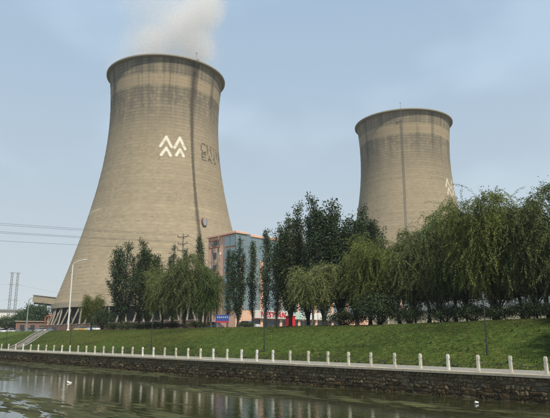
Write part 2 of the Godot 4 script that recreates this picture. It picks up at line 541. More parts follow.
	if words:
		# round hatch beside the ladder: a red drum with a grey cover
		var a := deg_to_rad(31.8)
		var d: Vector3 = dir.call(a)
		var hp := d * (shell_r(43.1) - 0.2) + Vector3(0, 43.1 + y_off, 0)
		var squeeze := Basis(dir.call(a + PI / 2), Vector3.UP, d) * Basis.from_scale(Vector3(0.62, 1.0, 1.0)) * Basis(dir.call(a + PI / 2), Vector3.UP, d).inverse()
		var drum := MB.new(); drum.tube(PackedVector3Array([Vector3.ZERO, d * 0.95]), PackedFloat32Array([1.75, 1.75]), 28)
		part("hatch_drum", drum.mesh(), M.rust, node).transform = Transform3D(squeeze, hp)
		var cov := MB.new(); cov.tube(PackedVector3Array([d * 0.953, d * 1.05, d * 1.12]), PackedFloat32Array([1.6, 1.6, 1.3]), 28)
		part("hatch_cover", cov.mesh(), M.grey_metal, node).transform = Transform3D(squeeze, hp)

# ------------------------------------------------------------------ trees
func leaf(mb: MB, p: Vector3, d: Vector3, n: Vector3, l: float, w: float) -> void:
	var s := d.cross(n).normalized() * (w * 0.5)
	var nn := s.cross(d).normalized()
	var i := mb.v.size()
	var mid := p + d * (l * 0.45)
	mb.v.append(p); mb.v.append(mid + s); mb.v.append(p + d * l); mb.v.append(mid - s)
	for k in 4:
		mb.nr.append(nn); mb.cl.append(mb.tint)
	mb.uv.resize(mb.v.size())
	mb.tri(i, i + 1, i + 2); mb.tri(i, i + 2, i + 3)

func rv(r: RandomNumberGenerator) -> Vector3:
	return Vector3(r.randfn(), r.randfn(), r.randfn())

func clump(mb: MB, r: RandomNumberGenerator, c: Vector3, sigma: float, count: int, l: float, w: float, col: Color, vary := 0.35) -> void:
	var base := col * (1.0 + r.randf_range(-vary, vary))
	for k in count:
		var q := base * (1.0 + r.randf_range(-0.22, 0.22))
		mb.tint = Color(q.r, q.g, q.b, 1.0)
		var d := rv(r).normalized()
		leaf(mb, c + rv(r) * sigma, d, rv(r).normalized(), l * r.randf_range(0.7, 1.3), w * r.randf_range(0.7, 1.3))

func make_poplar(seed_: int, high: float, half: float, leaders: int, col: Color, dens := 1.0) -> Array:
	# columnar poplar: steep branches up every leader; returns [trunk mesh, crown mesh]
	var r := RandomNumberGenerator.new(); r.seed = seed_
	var wood := MB.new()
	var crown := MB.new(); crown.use_col = true
	for ld in leaders:
		var az0 := TAU * ld / leaders + r.randf()
		var off := 0.0 if leaders == 1 else half * r.randf_range(0.30, 0.52)
		var top := high * (1.0 if ld == 0 else r.randf_range(0.78, 0.96))
		var lean := Vector3(cos(az0), 0, sin(az0))
		var axis_at := func(h: float) -> Vector3: return lean * off * sm(0.02, 0.4, h / high) + Vector3(0.12 * sin(h * 0.4 + ld), h, 0.12 * cos(h * 0.5))
		var pts := PackedVector3Array(); var rad := PackedFloat32Array()
		for i in 13:
			var h := top * 0.985 * i / 12.0
			pts.append(axis_at.call(h))
			rad.append(high * (0.0115 if leaders == 1 else 0.0095) * pow(1.0 - float(i) / 12.6, 0.85) + 0.012 + (0.05 if i == 0 else 0.0))
		wood.tube(pts, rad, 7)
		var w := half * (1.0 if leaders == 1 else 0.58)
		var nb := int(88.0 * (1.0 if leaders == 1 else 0.62))
		for b in nb:
			var u := (b + r.randf()) / nb
			var h0 := top * (0.11 + 0.82 * u)
			var az := b * 2.39996 + r.randf_range(-0.5, 0.5)
			var env := w * minf(1.0, 0.45 + u * 2.2) * pow(1.0 - u * 0.93, 0.55) * r.randf_range(0.55, 1.25)
			var tilt := deg_to_rad(r.randf_range(17.0, 33.0))
			var lng := minf(env / sin(tilt), top - h0 + 0.6)
			var out := Vector3(cos(az), 0, sin(az))
			var p0: Vector3 = axis_at.call(h0)
			var path := PackedVector3Array(); var pr := PackedFloat32Array()
			for i in 5:
				var s := i / 4.0
				path.append(p0 + out * (sin(tilt) * lng * (1.25 * s - 0.25 * s * s)) + Vector3.UP * (cos(tilt) * lng * (0.75 * s + 0.25 * s * s)))
				pr.append(lerpf(0.05, 0.008, s))
			wood.tube(path, pr, 4, false)
			var clumps := maxi(3, int(lng * 2.6))
			for k in clumps:
				if r.randf() < 0.16: continue
				var s := 0.22 + 0.8 * (k + r.randf()) / clumps
				var fi := clampf(s, 0.0, 0.999) * 4.0
				var c := path[int(fi)].lerp(path[int(fi) + 1], fi - int(fi))
				clump(crown, r, c + rv(r) * 0.10, 0.22 + 0.08 * (1.0 - s), int(11 * dens), 0.22, 0.18, col)
	return [wood.mesh(), crown.mesh()]

func make_willow(seed_: int, high: float, half: float, col: Color, strands: int, low: float) -> Array:
	# weeping willow: a forked trunk, arching limbs, and hanging leafy strands; low = how far up the shortest strands end
	var r := RandomNumberGenerator.new(); r.seed = seed_
	var wood := MB.new()
	var crown := MB.new(); crown.use_col = true
	var fork := high * r.randf_range(0.15, 0.23)
	var tp := PackedVector3Array(); var tr := PackedFloat32Array()
	for i in 5:
		var s := i / 4.0
		tp.append(Vector3(0.25 * sin(s * 2.0 + seed_), fork * s, 0.2 * sin(s * 3.0)))
		tr.append(lerpf(high * 0.021, high * 0.015, s) + (0.06 if i == 0 else 0.0))
	wood.tube(tp, tr, 9)
	var tips := []
	var limbs := 8
	for l in limbs:
		var az := TAU * l / limbs + r.randf_range(-0.4, 0.4)
		var out := Vector3(cos(az), 0, sin(az))
		var reach := half * r.randf_range(0.25, 0.80) * (0.35 if l == 0 else 1.0)
		var rise := (high - fork) * r.randf_range(0.66, 0.97) * (1.0 if l == 0 else 1.0 - 0.22 * reach / half)
		var path := PackedVector3Array(); var pr := PackedFloat32Array()
		for i in 8:
			var s := i / 7.0
			path.append(tp[4] + out * reach * (0.55 * s + 0.45 * s * s) + Vector3.UP * rise * (1.25 * s - 0.25 * s * s) + rv(r) * 0.10 * s)
			pr.append(lerpf(high * 0.0105, 0.02, pow(s, 0.8)))
		wood.tube(path, pr, 6, false)
		for k in 13:
			var fi := lerpf(0.9, 6.99, (k + r.randf()) / 13.0)
			var p0 := path[int(fi)].lerp(path[int(fi) + 1], fi - int(fi))
			var az2 := az + r.randf_range(-1.6, 1.6)
			var o2 := Vector3(cos(az2), 0, sin(az2))
			var len2 := half * r.randf_range(0.22, 0.55) * (1.25 if fi < 3.0 else 1.0)
			var sub := PackedVector3Array(); var sr := PackedFloat32Array()
			for i in 5:
				var s := i / 4.0
				sub.append(p0 + o2 * len2 * s + Vector3.UP * len2 * (0.75 * s - 0.5 * s * s) * r.randf_range(0.8, 1.2))
				sr.append(lerpf(0.045, 0.012, s))
			wood.tube(sub, sr, 4, false)
			var tone := r.randf_range(0.70, 1.30)
			for i in range(1, 5): tips.append([sub[i], o2, tone])
			tips.append([sub[2].lerp(sub[3], 0.5), o2, tone])
	for tp2 in tips:
		if r.randf() < 0.8: clump(crown, r, tp2[0] + rv(r) * 0.22, r.randf_range(0.20, 0.38), 26, 0.21, 0.07, col * tp2[2], 0.25)
	for s in strands:
		var tip: Array = tips[r.randi() % tips.size()]
		var p: Vector3 = tip[0] + rv(r) * Vector3(0.16, 0.12, 0.16)
		var az := r.randf() * TAU
		var out: Vector3 = (Vector3(cos(az), 0, sin(az)) * 0.7 + tip[1] * 0.7).normalized()
		var lng := minf(high * (0.05 + 0.33 * pow(r.randf(), 1.4)), maxf(0.4, p.y - high * low * r.randf_range(0.8, 1.9)))
		var n := maxi(5, int(lng / 0.10))
		var base: Color = col * tip[2] * (1.0 + r.randf_range(-0.25, 0.25))
		var d: Vector3 = (out * 0.9 + Vector3.UP * r.randf_range(-0.2, 1.0)).normalized()
		var swing := rv(r) * 0.05
		var droop := r.randf_range(0.09, 0.19)
		for k in n:
			d = (d + Vector3.DOWN * droop + swing).normalized()
			p += d * (lng / n)
			var q := base * (1.0 + r.randf_range(-0.2, 0.2))
			crown.tint = Color(q.r, q.g, q.b, 1.0)
			var side := rv(r)
			side = (side - d * side.dot(d)).normalized()
			for e in 2:
				leaf(crown, p + rv(r) * 0.035, (d * 0.8 + side * (0.7 if e == 0 else -0.7) + Vector3.DOWN * 0.3).normalized(), rv(r).normalized(), r.randf_range(0.14, 0.25), 0.055)
	return [wood.mesh(), crown.mesh()]

func make_round(seed_: int, high: float, half: float, stem: float, col: Color, lumps: int, per: int, leaf_l: float) -> Array:
	# broad crown of separate clumps on a short forked stem (stem 0: a shrub from the ground)
	var r := RandomNumberGenerator.new(); r.seed = seed_
	var wood := MB.new()
	var crown := MB.new(); crown.use_col = true
	var ch := high * (1.0 - stem)
	var cy := high * stem + ch * 0.46
	var fork := Vector3(0, high * stem * 0.8, 0)
	if stem > 0.02: wood.tube(PackedVector3Array([Vector3.ZERO, fork * 0.5 + Vector3(0.05, 0, 0.03), fork]), PackedFloat32Array([high * 0.028, high * 0.02, high * 0.016]), 7)
	for k in lumps:
		var d := rv(r).normalized()
		if d.y < -0.35: d.y *= -0.6
		var s := pow(r.randf(), 0.42)
		var c := Vector3(d.x * half, cy + d.y * ch * 0.5, d.z * half) * Vector3(s, 1, s)
		c.y = cy + d.y * ch * 0.5 * s
		c += rv(r) * Vector3(0.12, 0.06, 0.12) * half
		if k % 3 == 0: wood.tube(PackedVector3Array([fork, fork.lerp(c, 0.55) + Vector3(0, 0.05 * high, 0), c]), PackedFloat32Array([high * 0.008 + 0.012, high * 0.004 + 0.008, 0.006]), 4, false)
		clump(crown, r, c, half * r.randf_range(0.09, 0.17), per, leaf_l, leaf_l * 0.6, col, 0.4)
	return [wood.mesh(), crown.mesh()]

func plant(kind: String, called: String, label: String, category: String, group: String, at: Vector3, proto: Array, sy: float, sxz: float, turn: float, bark: Material, leaves: Material) -> void:
	var o := thing(called, label, category, at - Vector3(0, 0.06, 0), turn, group)
	o.scale = Vector3(sxz, sy, sxz)
	part("stems" if kind == "shrub" else "trunk", proto[0], bark, o)
	part("foliage" if kind == "shrub" else "crown", proto[1], leaves, o)

# ------------------------------------------------------------------ street things
func make_car(label: String, at: Vector3, turn: float, paint: Color) -> void:
	var o := thing("parked_car", label, "car", at, turn, "cars parked beyond the bank")
	var pm := mat(paint, 0.25, 0.1, 0.6)
	pm.clearcoat_enabled = true; pm.clearcoat = 0.6; pm.clearcoat_roughness = 0.08
	# side outline of the lower body, swept across the width; the upper edges lean in
	var side := [Vector2(-2.2, 0.28), Vector2(-2.28, 0.55), Vector2(-2.2, 0.80), Vector2(-1.75, 0.90), Vector2(-0.95, 0.95), Vector2(1.15, 0.95), Vector2(1.95, 0.86), Vector2(2.22, 0.66), Vector2(2.26, 0.45), Vector2(2.18, 0.28)]
	var b := MB.new()
	var n := side.size()
	for i in n:
		var p: Vector2 = side[i]; var q: Vector2 = side[(i + 1) % n]
		var wp := 0.87 if p.y < 0.7 else 0.81
		var wq := 0.87 if q.y < 0.7 else 0.81
		var e := (q - p).normalized()
		b.quad(Vector3(p.x, p.y, -wp), Vector3(q.x, q.y, -wq), Vector3(q.x, q.y, wq), Vector3(p.x, p.y, wp), Vector3(-e.y, e.x, 0))
	for sg in [-1.0, 1.0]:
		for i in range(1, n - 1):
			var a: Vector2 = side[0]; var p: Vector2 = side[i]; var q: Vector2 = side[i + 1]
			b.flat_tri(Vector3(a.x, a.y, sg * 0.87), Vector3(p.x, p.y, sg * (0.87 if p.y < 0.7 else 0.81)), Vector3(q.x, q.y, sg * (0.87 if q.y < 0.7 else 0.81)), Vector3(0, 0, sg))
	part("body", b.mesh(), pm, o)
	var g := MB.new()
	var lo := [Vector3(-1.75, 0.90, 0.78), Vector3(1.15, 0.94, 0.78)]
	var hi := [Vector3(-1.05, 1.42, 0.62), Vector3(0.35, 1.42, 0.62)]
	for sg in [-1.0, 1.0]:
		var f := Vector3(1, 1, sg)
		g.quad(lo[0] * f, lo[1] * f, hi[1] * f, hi[0] * f, Vector3(0, 0.3, sg).normalized())
	var m := Vector3(1, 1, -1)
	g.quad(lo[1], lo[1] * m, hi[1] * m, hi[1], Vector3(0.6, 0.6, 0).normalized())
	g.quad(lo[0], lo[0] * m, hi[0] * m, hi[0], Vector3(-0.6, 0.6, 0).normalized())
	part("windows", g.mesh(), M.dark_glass, o)
	var rf := MB.new(); rf.bevel_box(Vector3(-0.35, 1.44, 0), Vector3(1.46, 0.07, 1.28), 0.03)
	part("roof", rf.mesh(), pm, o)
	for x in [-1.38, 1.36]:
		for sg in [-1.0, 1.0]:
			var t := MB.new(); t.tube(PackedVector3Array([Vector3(x, 0.31, sg * 0.68), Vector3(x, 0.31, sg * 0.89)]), PackedFloat32Array([0.31, 0.31]), 16)
			var w := part("wheel", t.mesh(), M.rubber, o)
			var rm := MB.new(); rm.tube(PackedVector3Array([Vector3(x, 0.31, sg * 0.892), Vector3(x, 0.31, sg * 0.91)]), PackedFloat32Array([0.2, 0.17]), 12)
			part("rim", rm.mesh(), M.galv, w)
	for sg in [-0.6, 0.6]:
		var h := MB.new(); h.box(Vector3(2.235, 0.62, sg), Vector3(0.06, 0.14, 0.36))
		part("headlight", h.mesh(), M.lamp_glass, o)
		var tl := MB.new(); tl.box(Vector3(-2.24, 0.68, sg), Vector3(0.06, 0.14, 0.36))
		part("tail_light", tl.mesh(), M.red, o)

func street_lamp(label: String, at: Vector3, high: float, arm: float, metal: Material, turn := 0.0) -> void:
	var o := thing("street_lamp", label, "street lamp", at, turn)
	var p := MB.new()
	p.tube(PackedVector3Array([Vector3.ZERO, Vector3(0, 0.5, 0), Vector3(0, high * 0.5, 0), Vector3(0, high * 0.93, 0)]), PackedFloat32Array([0.20, 0.165, 0.135, 0.10]), 10)
	p.bevel_box(Vector3(0, 0.1, 0), Vector3(0.5, 0.2, 0.5), 0.03)
	part("pole", p.mesh(), metal, o)
	var a := MB.new()
	a.tube(PackedVector3Array([Vector3(0, high * 0.905, 0), Vector3(arm * 0.12, high * 0.955, 0), Vector3(arm * 0.5, high * 0.985, 0), Vector3(arm, high, 0)]), PackedFloat32Array([0.09, 0.08, 0.07, 0.06]), 8)
	part("arm", a.mesh(), metal, o)
	var h := MB.new()
	h.bevel_box(Vector3(arm + 0.42, high + 0.03, 0), Vector3(1.0, 0.17, 0.36), 0.06, Basis(Vector3(0, 0, 1), 0.10))
	var head := part("lamp_head", h.mesh(), metal, o)
	var g := MB.new()
	g.bevel_box(Vector3(arm + 0.46, high - 0.085, 0), Vector3(0.6, 0.06, 0.26), 0.02, Basis(Vector3(0, 0, 1), 0.10))
	part("lens", g.mesh(), M.lamp_glass, head)

func garden_lamp(label: String, at: Vector3) -> void:
	var o := thing("garden_lamp", label, "lamp post", at, 0.0, "thin dark lamp posts along the promenade")
	var p := MB.new()
	p.tube(PackedVector3Array([Vector3.ZERO, Vector3(0, 0.7, 0), Vector3(0, 0.75, 0), Vector3(0, 4.05, 0)]), PackedFloat32Array([0.085, 0.075, 0.05, 0.04]), 8)
	part("pole", p.mesh(), M.dark_metal, o)
	var g := MB.new()
	g.tube(PackedVector3Array([Vector3(0, 4.05, 0), Vector3(0, 4.12, 0), Vector3(0, 4.42, 0), Vector3(0, 4.46, 0)]), PackedFloat32Array([0.05, 0.07, 0.10, 0.08]), 10)
	part("lantern", g.mesh(), M.lantern, o)
	var c := MB.new()
	c.tube(PackedVector3Array([Vector3(0, 4.462, 0), Vector3(0, 4.5, 0), Vector3(0, 4.62, 0)]), PackedFloat32Array([0.14, 0.12, 0.02]), 10)
	part("cap", c.mesh(), M.dark_metal, o)

func insulator(parent: Node, at: Vector3) -> void:
	var i := MB.new()
	i.tube(PackedVector3Array([at, at + Vector3(0, 0.1, 0), at + Vector3(0, 0.14, 0), at + Vector3(0, 0.26, 0), at + Vector3(0, 0.3, 0)]), PackedFloat32Array([0.035, 0.06, 0.09, 0.09, 0.03]), 6)
	part("insulator", i.mesh(), M.rust, parent)

func utility_pole(label: String, at: Vector3, high: float, arms: Array, along: Vector3) -> Array:
	# returns the wire seats in the order of the arms' ends
	var o := thing("utility_pole", label, "utility pole", at)
	var p := MB.new()
	p.tube(PackedVector3Array([Vector3.ZERO, Vector3(0, high, 0)]), PackedFloat32Array([0.21, 0.12]), 10)
	part("pole", p.mesh(), M.column, o)
	var seats := []
	for a in arms:
		var c := MB.new()
		var mid := Vector3(0, a[0], 0) + along.cross(Vector3.UP) * 0.16
		c.box(mid, Vector3(a[1], 0.13, 0.10), Basis(along, Vector3.UP, along.cross(Vector3.UP)))
		c.bar(Vector3(0, a[0] - 0.55, 0), mid + along * a[1] * 0.32, 0.03, 4)
		c.bar(Vector3(0, a[0] - 0.55, 0), mid - along * a[1] * 0.32, 0.03, 4)
		part("crossarm", c.mesh(), M.rail_metal, o)
		for s in [-0.46, 0.46]:
			var q: Vector3 = mid + along * a[1] * s + Vector3(0, 0.06, 0)
			insulator(o, q)
			seats.append(at + q + Vector3(0, 0.3, 0))
	return seats

func wire(label: String, a: Vector3, b: Vector3, sag: float, group := "power lines") -> void:
	var w := MB.new()
	var pts := PackedVector3Array(); var rad := PackedFloat32Array()
	for i in 25:
		var s := i / 24.0
		pts.append(a.lerp(b, s) - Vector3(0, sag * 4.0 * s * (1.0 - s), 0)); rad.append(0.02)
	w.tube(pts, rad, 5)
	var o := part("power_line", w.mesh(), M.wire, self)
	tag(o, label, "wire", group)

func lattice_pylon(label: String, at: Vector3, high: float) -> Vector3:
	var o := thing("lattice_pylon", label, "pylon", at, 0.3, "pair of slim lattice pylons")
	var f := MB.new()
	var w0 := 0.55
	var w1 := 0.38
	for sx in [-1, 1]:
		for sz in [-1, 1]:
			f.bar(Vector3(sx * w0, 0, sz * w0), Vector3(sx * w1, high, sz * w1), 0.09, 4)
	var bays := 20
	for k in bays:
		var a := float(k) / bays; var b := float(k + 1) / bays
		var wa := lerpf(w0, w1, a); var wb := lerpf(w0, w1, b)
		for s in [-1, 1]:
			f.bar(Vector3(-wa, high * a, s * wa), Vector3(wb, high * b, s * wb), 0.05, 4)
			f.bar(Vector3(s * wa, high * a, wa), Vector3(s * wb, high * b, -wb), 0.05, 4)
	part("lattice", f.mesh(), M.galv, o)
	for h in [high * 0.55, high * 0.8, high - 0.2]:
		var c := MB.new()
		c.box(Vector3(0, h, 0), Vector3(2.6, 0.22, 0.22))
		part("crossarm", c.mesh(), M.galv, o)
	return at

# ------------------------------------------------------------------ the scene
func _ready() -> void:
	# camera
	var cam := Camera3D.new()
	cam.name = "camera"
	cam.fov = 39.38
	cam.near = 0.1
	cam.far = 6000.0
	cam.position = Vector3(0, 2.0, 0)
	cam.rotation_degrees = Vector3(12.36, 0, 0)
	add_child(cam)
	# sky, air and exposure
	var env := Environment.new()
	env.background_mode = Environment.BG_SKY
	var skym := ProceduralSkyMaterial.new()
	skym.sky_top_color = lin(0.32, 0.475, 0.67)
	skym.sky_horizon_color = lin(0.66, 0.73, 0.74)
	skym.sky_curve = 0.26
	skym.sky_cover = wisps()
	skym.sky_cover_modulate = Color(1, 1, 1, 1)
	skym.ground_bottom_color = lin(0.16, 0.16, 0.13)
	skym.ground_horizon_color = lin(0.45, 0.48, 0.46)
	skym.sun_angle_max = 28.0
	skym.sun_curve = 0.12
	var sky := Sky.new()
	sky.sky_material = skym
	env.sky = sky
	env.tonemap_mode = Environment.TONE_MAPPER_LINEAR
	env.tonemap_exposure = 1.0
	env.fog_enabled = true
	env.fog_density = 0.00018
	env.fog_light_color = Color(0.93, 0.96, 1.0)
	env.sdfgi_enabled = true
	env.ssao_enabled = true
	env.ssil_enabled = true
	var we := WorldEnvironment.new()
	we.name = "environment"
	we.environment = env
	add_child(we)
	# hazy sun, high, a little right of and behind the camera
	var sun := DirectionalLight3D.new()
	sun.name = "sun"
	sun.light_energy = 1.6
	sun.light_color = Color(1.0, 0.95, 0.87)
	sun.light_angular_distance = 2.5
	sun.shadow_enabled = true
	add_child(sun)
	sun.look_at_from_position(Vector3(0.28, 0.95, 0.58), Vector3.ZERO, Vector3.UP)

	rng.seed = 20240
	lump.seed = 5
	lump.frequency = 0.05
	lump.fractal_octaves = 3
	make_materials()
	M.rim = surf(ramp([[0.0, lin(0.20, 0.19, 0.155)], [0.6, lin(0.30, 0.285, 0.235)], [1.0, lin(0.38, 0.36, 0.30)]]), 0.02, 6.0, 0.9, 0.6, 31, 0.3)
	M.column = surf(ramp([[0.0, lin(0.19, 0.17, 0.135)], [1.0, lin(0.34, 0.31, 0.26)]]), 0.02, 4.0, 0.85, 0.4, 33, 0.3)
	M.spandrel = mat(lin(0.14, 0.21, 0.22), 0.3, 0.1, 0.6)
	M.pale_teal = mat(lin(0.42, 0.55, 0.50), 0.6)
	M.brickish = surf(ramp([[0.0, lin(0.17, 0.10, 0.075)], [1.0, lin(0.28, 0.18, 0.14)]]), 0.03, 5.0, 0.9, 0.5, 35, 0.3)
	M.steam = mat(lin(0.99, 0.99, 0.99), 1.0, 0.0, 0.0)
	M.pale_rail = mat(lin(0.30, 0.29, 0.26), 0.7, 0.2)
	M.lantern = mat(lin(0.10, 0.105, 0.10), 0.35)
	build_setting()
	build_tower("large tan cooling tower trailing steam, white chevron emblem facing the canal", -46.2875, 232.2175, 101, 27.0, 1.0, false, 8.4, true)
	build_tower("farther, smaller-looking cooling tower without steam, rising behind the willows", 66.465, 287.14, 202, -1.6, 0.85, true, 64.0, false)
	build_steam()
	build_buildings()
	build_plants()
	build_street()
	build_edge()

func wisps() -> ImageTexture:
	# thin high veils over the whole sky, in every direction
	var n := FastNoiseLite.new(); n.seed = 404; n.frequency = 0.9; n.fractal_octaves = 5; n.fractal_gain = 0.55
	var im := Image.create(768, 384, false, Image.FORMAT_RGBA8)
	for y in 384:
		var up := (0.5 - (y + 0.5) / 384.0) * PI
		for x in 768:
			var a := (x + 0.5) / 768.0 * TAU
			var d := Vector3(cos(a) * cos(up), sin(up), sin(a) * cos(up))
			var k := n.get_noise_3d(d.x * 2.0, d.y * 5.0 + 0.6 * d.x, d.z * 2.0)
			im.set_pixel(x, y, Color(0.62, 0.66, 0.68, clampf(k * 0.5 + 0.06, 0.0, 0.22)))
	return ImageTexture.create_from_image(im)

func sheet(t0: float, t1: float, n0: float, n1: float, nt: int, nn: int, height: Callable, tint := false) -> MB:
	var mb := MB.new()
	mb.use_col = tint
	for i in nt + 1:
		var t := lerpf(t0, t1, float(i) / nt)
		for j in nn + 1:
			var n := lerpf(n0, n1, float(j) / nn)
			var y: float = height.call(t, n)
			var dt: float = height.call(t + 0.3, n) - height.call(t - 0.3, n)
			var dn: float = height.call(t, n + 0.3) - height.call(t, n - 0.3)
			var g := T2 * (dt / 0.6) + N2 * (dn / 0.6)
			if tint:
				var k := 1.0 + 0.45 * lump.get_noise_2d(t * 1.1 + 90.0, n * 1.6) + 0.35 * lump.get_noise_2d(t * 4.0, n * 5.0)
				var y2 := clampf(lump.get_noise_2d(t * 0.8 - 40.0, n * 1.2) + 0.1, 0.0, 0.6)
				mb.tint = Color(k * (1.0 + 0.9 * y2), k * (1.0 + 0.15 * y2), k * (1.0 + 0.3 * y2))
			mb.vert(tn(t, n, y), Vector3(-g.x, 1.0, g.y).normalized())
	for i in nt:
		for j in nn:
			var a := i * (nn + 1) + j
			mb.tri(a, a + 1, a + nn + 2); mb.tri(a, a + nn + 2, a + nn + 1)
	return mb

func build_setting() -> void:
	var flat := func(y: float) -> Callable: return func(_t, _n): return y
	struct("ground", sheet(-500, 900, 26.0, 760, 8, 8, flat.call(LEVEL - 0.05)).mesh(), M.dirt)
	struct("lawn", sheet(-70, 230, 3.98, 28.0, 300, 52, bank_y, true).mesh(), M.lawn)
	# the bank goes on to both sides
	struct("road", sheet(-300, 600, 33.0, 41.0, 30, 2, flat.call(LEVEL - 0.046)).mesh(), M.asphalt)
	for e in [[32.85, 33.0], [41.0, 41.15]]:
		var k := MB.new()
		var c := tn(150, (e[0] + e[1]) * 0.5, LEVEL + 0.02)
		k.box(c, Vector3(900, 0.16, 0.15), Basis(Vector3(T2.x, 0, -T2.y), Vector3.UP, Vector3(T2.x, 0, -T2.y).cross(Vector3.UP)))
		struct("road_kerb", k.mesh(), M.coping)
	# grass blades, densest where the lawn is nearest
	var tuft := MB.new(); tuft.use_col = true
	var tr := RandomNumberGenerator.new(); tr.seed = 8
	for b in 9:
		var a := tr.randf() * TAU
		var p := Vector3(tr.randf_range(-0.09, 0.09), 0, tr.randf_range(-0.09, 0.09))
		var tip := p + Vector3(cos(a) * 0.06, tr.randf_range(0.04, 0.10), sin(a) * 0.06)
		var s := Vector3(-sin(a), 0, cos(a)) * 0.011
		var n := Vector3(cos(a), 0.8, sin(a)).normalized()
		tuft.tint = Color(1, 1, 1)
		tuft.tri(tuft.vert(p - s, n), tuft.vert(p + s, n), tuft.vert(tip, n))
	var mm := MultiMesh.new()
	mm.transform_format = MultiMesh.TRANSFORM_3D
	mm.use_colors = true
	mm.mesh = tuft.mesh()
	var count := 90000
	mm.instance_count = count
	for i in count:
		var t := -22.0 + 140.0 * pow(rng.randf(), 1.5)
		var n := rng.randf_range(4.0, 22.5)
		var k := rng.randf_range(0.7, 1.35)
		mm.set_instance_transform(i, Transform3D(Basis(Vector3.UP, rng.randf() * TAU).scaled(Vector3(k * 1.2, k, k * 1.2)), tn(t, n, bank_y(t, n) - 0.01)))
		var q := 1.0 + 0.55 * lump.get_noise_2d(t * 1.1 + 90.0, n * 1.6) + rng.randf_range(-0.15, 0.15)
		var dry := clampf(lump.get_noise_2d(t * 0.8 - 40.0, n * 1.2) + 0.1, 0.0, 0.6)
		mm.set_instance_color(i, Color(0.060 * q * (1.0 + 1.3 * dry), 0.092 * q * (1.0 + 0.3 * dry), 0.019 * q * (1.0 + 0.8 * dry)))
	var gm := MultiMeshInstance3D.new()
	gm.multimesh = mm
	gm.material_override = M.grass
	gm.name = "grass"
	add_child(gm)
	tag(gm, "short mown grass covering the sloping canal bank", "grass", "", "stuff")
	var weed := MB.new(); weed.use_col = true
	for b in 26:
		var a := tr.randf() * TAU
		var tip := Vector3(cos(a), 0, sin(a)) * tr.randf_range(0.08, 0.26) + Vector3(0, tr.randf_range(0.08, 0.34), 0)
		var wn := Vector3(cos(a), 0.8, sin(a)).normalized()
		leaf(weed, tip * 0.35, tip.normalized(), wn, tip.length() * 0.7, 0.05)
	for k in weed.cl.size(): weed.cl[k] = Color.WHITE
	var wmm := MultiMesh.new()
	wmm.transform_format = MultiMesh.TRANSFORM_3D
	wmm.use_colors = true
	wmm.mesh = weed.mesh()
	wmm.instance_count = 1000
	for i in 1000:
		var t := 0.0
		var n := 0.0
		while true:
			t = -18.0 + 130.0 * pow(rng.randf(), 1.4)
			n = 4.05 if rng.randf() < 0.16 else rng.randf_range(4.2, 23.0)
			if n < 4.1 or lump.get_noise_2d(t * 2.3 + 17.0, n * 2.3) > 0.12 or rng.randf() < 0.08: break
		var k := rng.randf_range(0.3, 0.8)
		wmm.set_instance_transform(i, Transform3D(Basis(Vector3.UP, rng.randf() * TAU).scaled(Vector3.ONE * k), tn(t, n, bank_y(t, n) - 0.01)))
		var q := rng.randf_range(0.6, 1.4)
		wmm.set_instance_color(i, Color(0.055 * q, 0.085 * q, 0.022 * q) if rng.randf() < 0.75 else Color(0.16 * q, 0.14 * q, 0.06 * q))
	var wo := MultiMeshInstance3D.new()
	wo.multimesh = wmm
	wo.material_override = M.grass
	wo.name = "weeds"
	add_child(wo)
	tag(wo, "scattered weeds growing in the lawn of the canal bank", "weeds", "", "stuff")
	# promenade
	struct("promenade", sheet(-70, 230, 0.22, 4.1, 30, 2, flat.call(-0.006)).mesh(), M.paving)
	# canal bed and water
	struct("canal_bed", sheet(-300, 700, -33.0, 0.0, 10, 2, flat.call(WATER - 1.6)).mesh(), M.mortar)
	var wm := mat(Color.WHITE, 0.06, 0.0, 0.5)
	wm.albedo_texture = noise_tex(1024, 0.012, ramp([[0.0, lin(0.014, 0.017, 0.007)], [0.45, lin(0.022, 0.026, 0.010)], [0.62, lin(0.034, 0.037, 0.014)], [0.8, lin(0.042, 0.050, 0.017)], [1.0, lin(0.058, 0.068, 0.022)]]), 51, 6)
	wm.roughness_texture = noise_tex(512, 0.015, ramp([[0.0, Color(0.35, 0.35, 0.35)], [0.55, Color(0.55, 0.55, 0.55)], [1.0, Color(1, 1, 1)]]), 53, 5)
	wm.roughness = 0.075
	wm.normal_enabled = true
	wm.normal_texture = noise_tex(1024, 0.03, null, 55, 5, FastNoiseLite.TYPE_SIMPLEX_SMOOTH, true, 6.0)
	wm.normal_scale = 0.05
	wm.uv1_triplanar = true
	wm.uv1_world_triplanar = true
	wm.uv1_scale = Vector3.ONE / 11.0
	struct("water", sheet(-300, 700, -33.2, -0.35, 20, 4, flat.call(WATER)).mesh(), wm)
	# floating algae
	var al := MB.new(); al.use_col = true
	var patchy := FastNoiseLite.new(); patchy.seed = 61; patchy.frequency = 0.045; patchy.fractal_octaves = 3
	var made := 0
	var ar := RandomNumberGenerator.new(); ar.seed = 62
	while made < 11000:
		var t := ar.randf_range(-16.0, 92.0)
		var n := -0.7 - 31.0 * ar.randf()
		var dens := patchy.get_noise_2d(t * 0.6, n * 2.0) + 0.25 * exp(-absf(n + 2.0) * 0.6)
		if dens < 0.0 + ar.randf() * 0.34: continue
		made += 1
		var size := pow(ar.randf(), 3.5) * 0.5 + 0.03
		var long := ar.randf_range(1.2, 3.4)
		var kk := ar.randf_range(0.55, 1.4)
		var yl := ar.randf()
		al.tint = Color(lerpf(0.030, 0.058, yl) * kk, lerpf(0.031, 0.062, yl) * kk, lerpf(0.012, 0.02, yl) * kk)
		var c := al.vert(tn(t, n, WATER + 0.012), Vector3.UP)
		var m := 11
		for k in m:
			var a := TAU * k / m
			var rr := size * (0.55 + 0.75 * ar.randf())
			al.vert(tn(t + cos(a) * rr * long, n + sin(a) * rr * 0.6, WATER + 0.004), Vector3.UP)
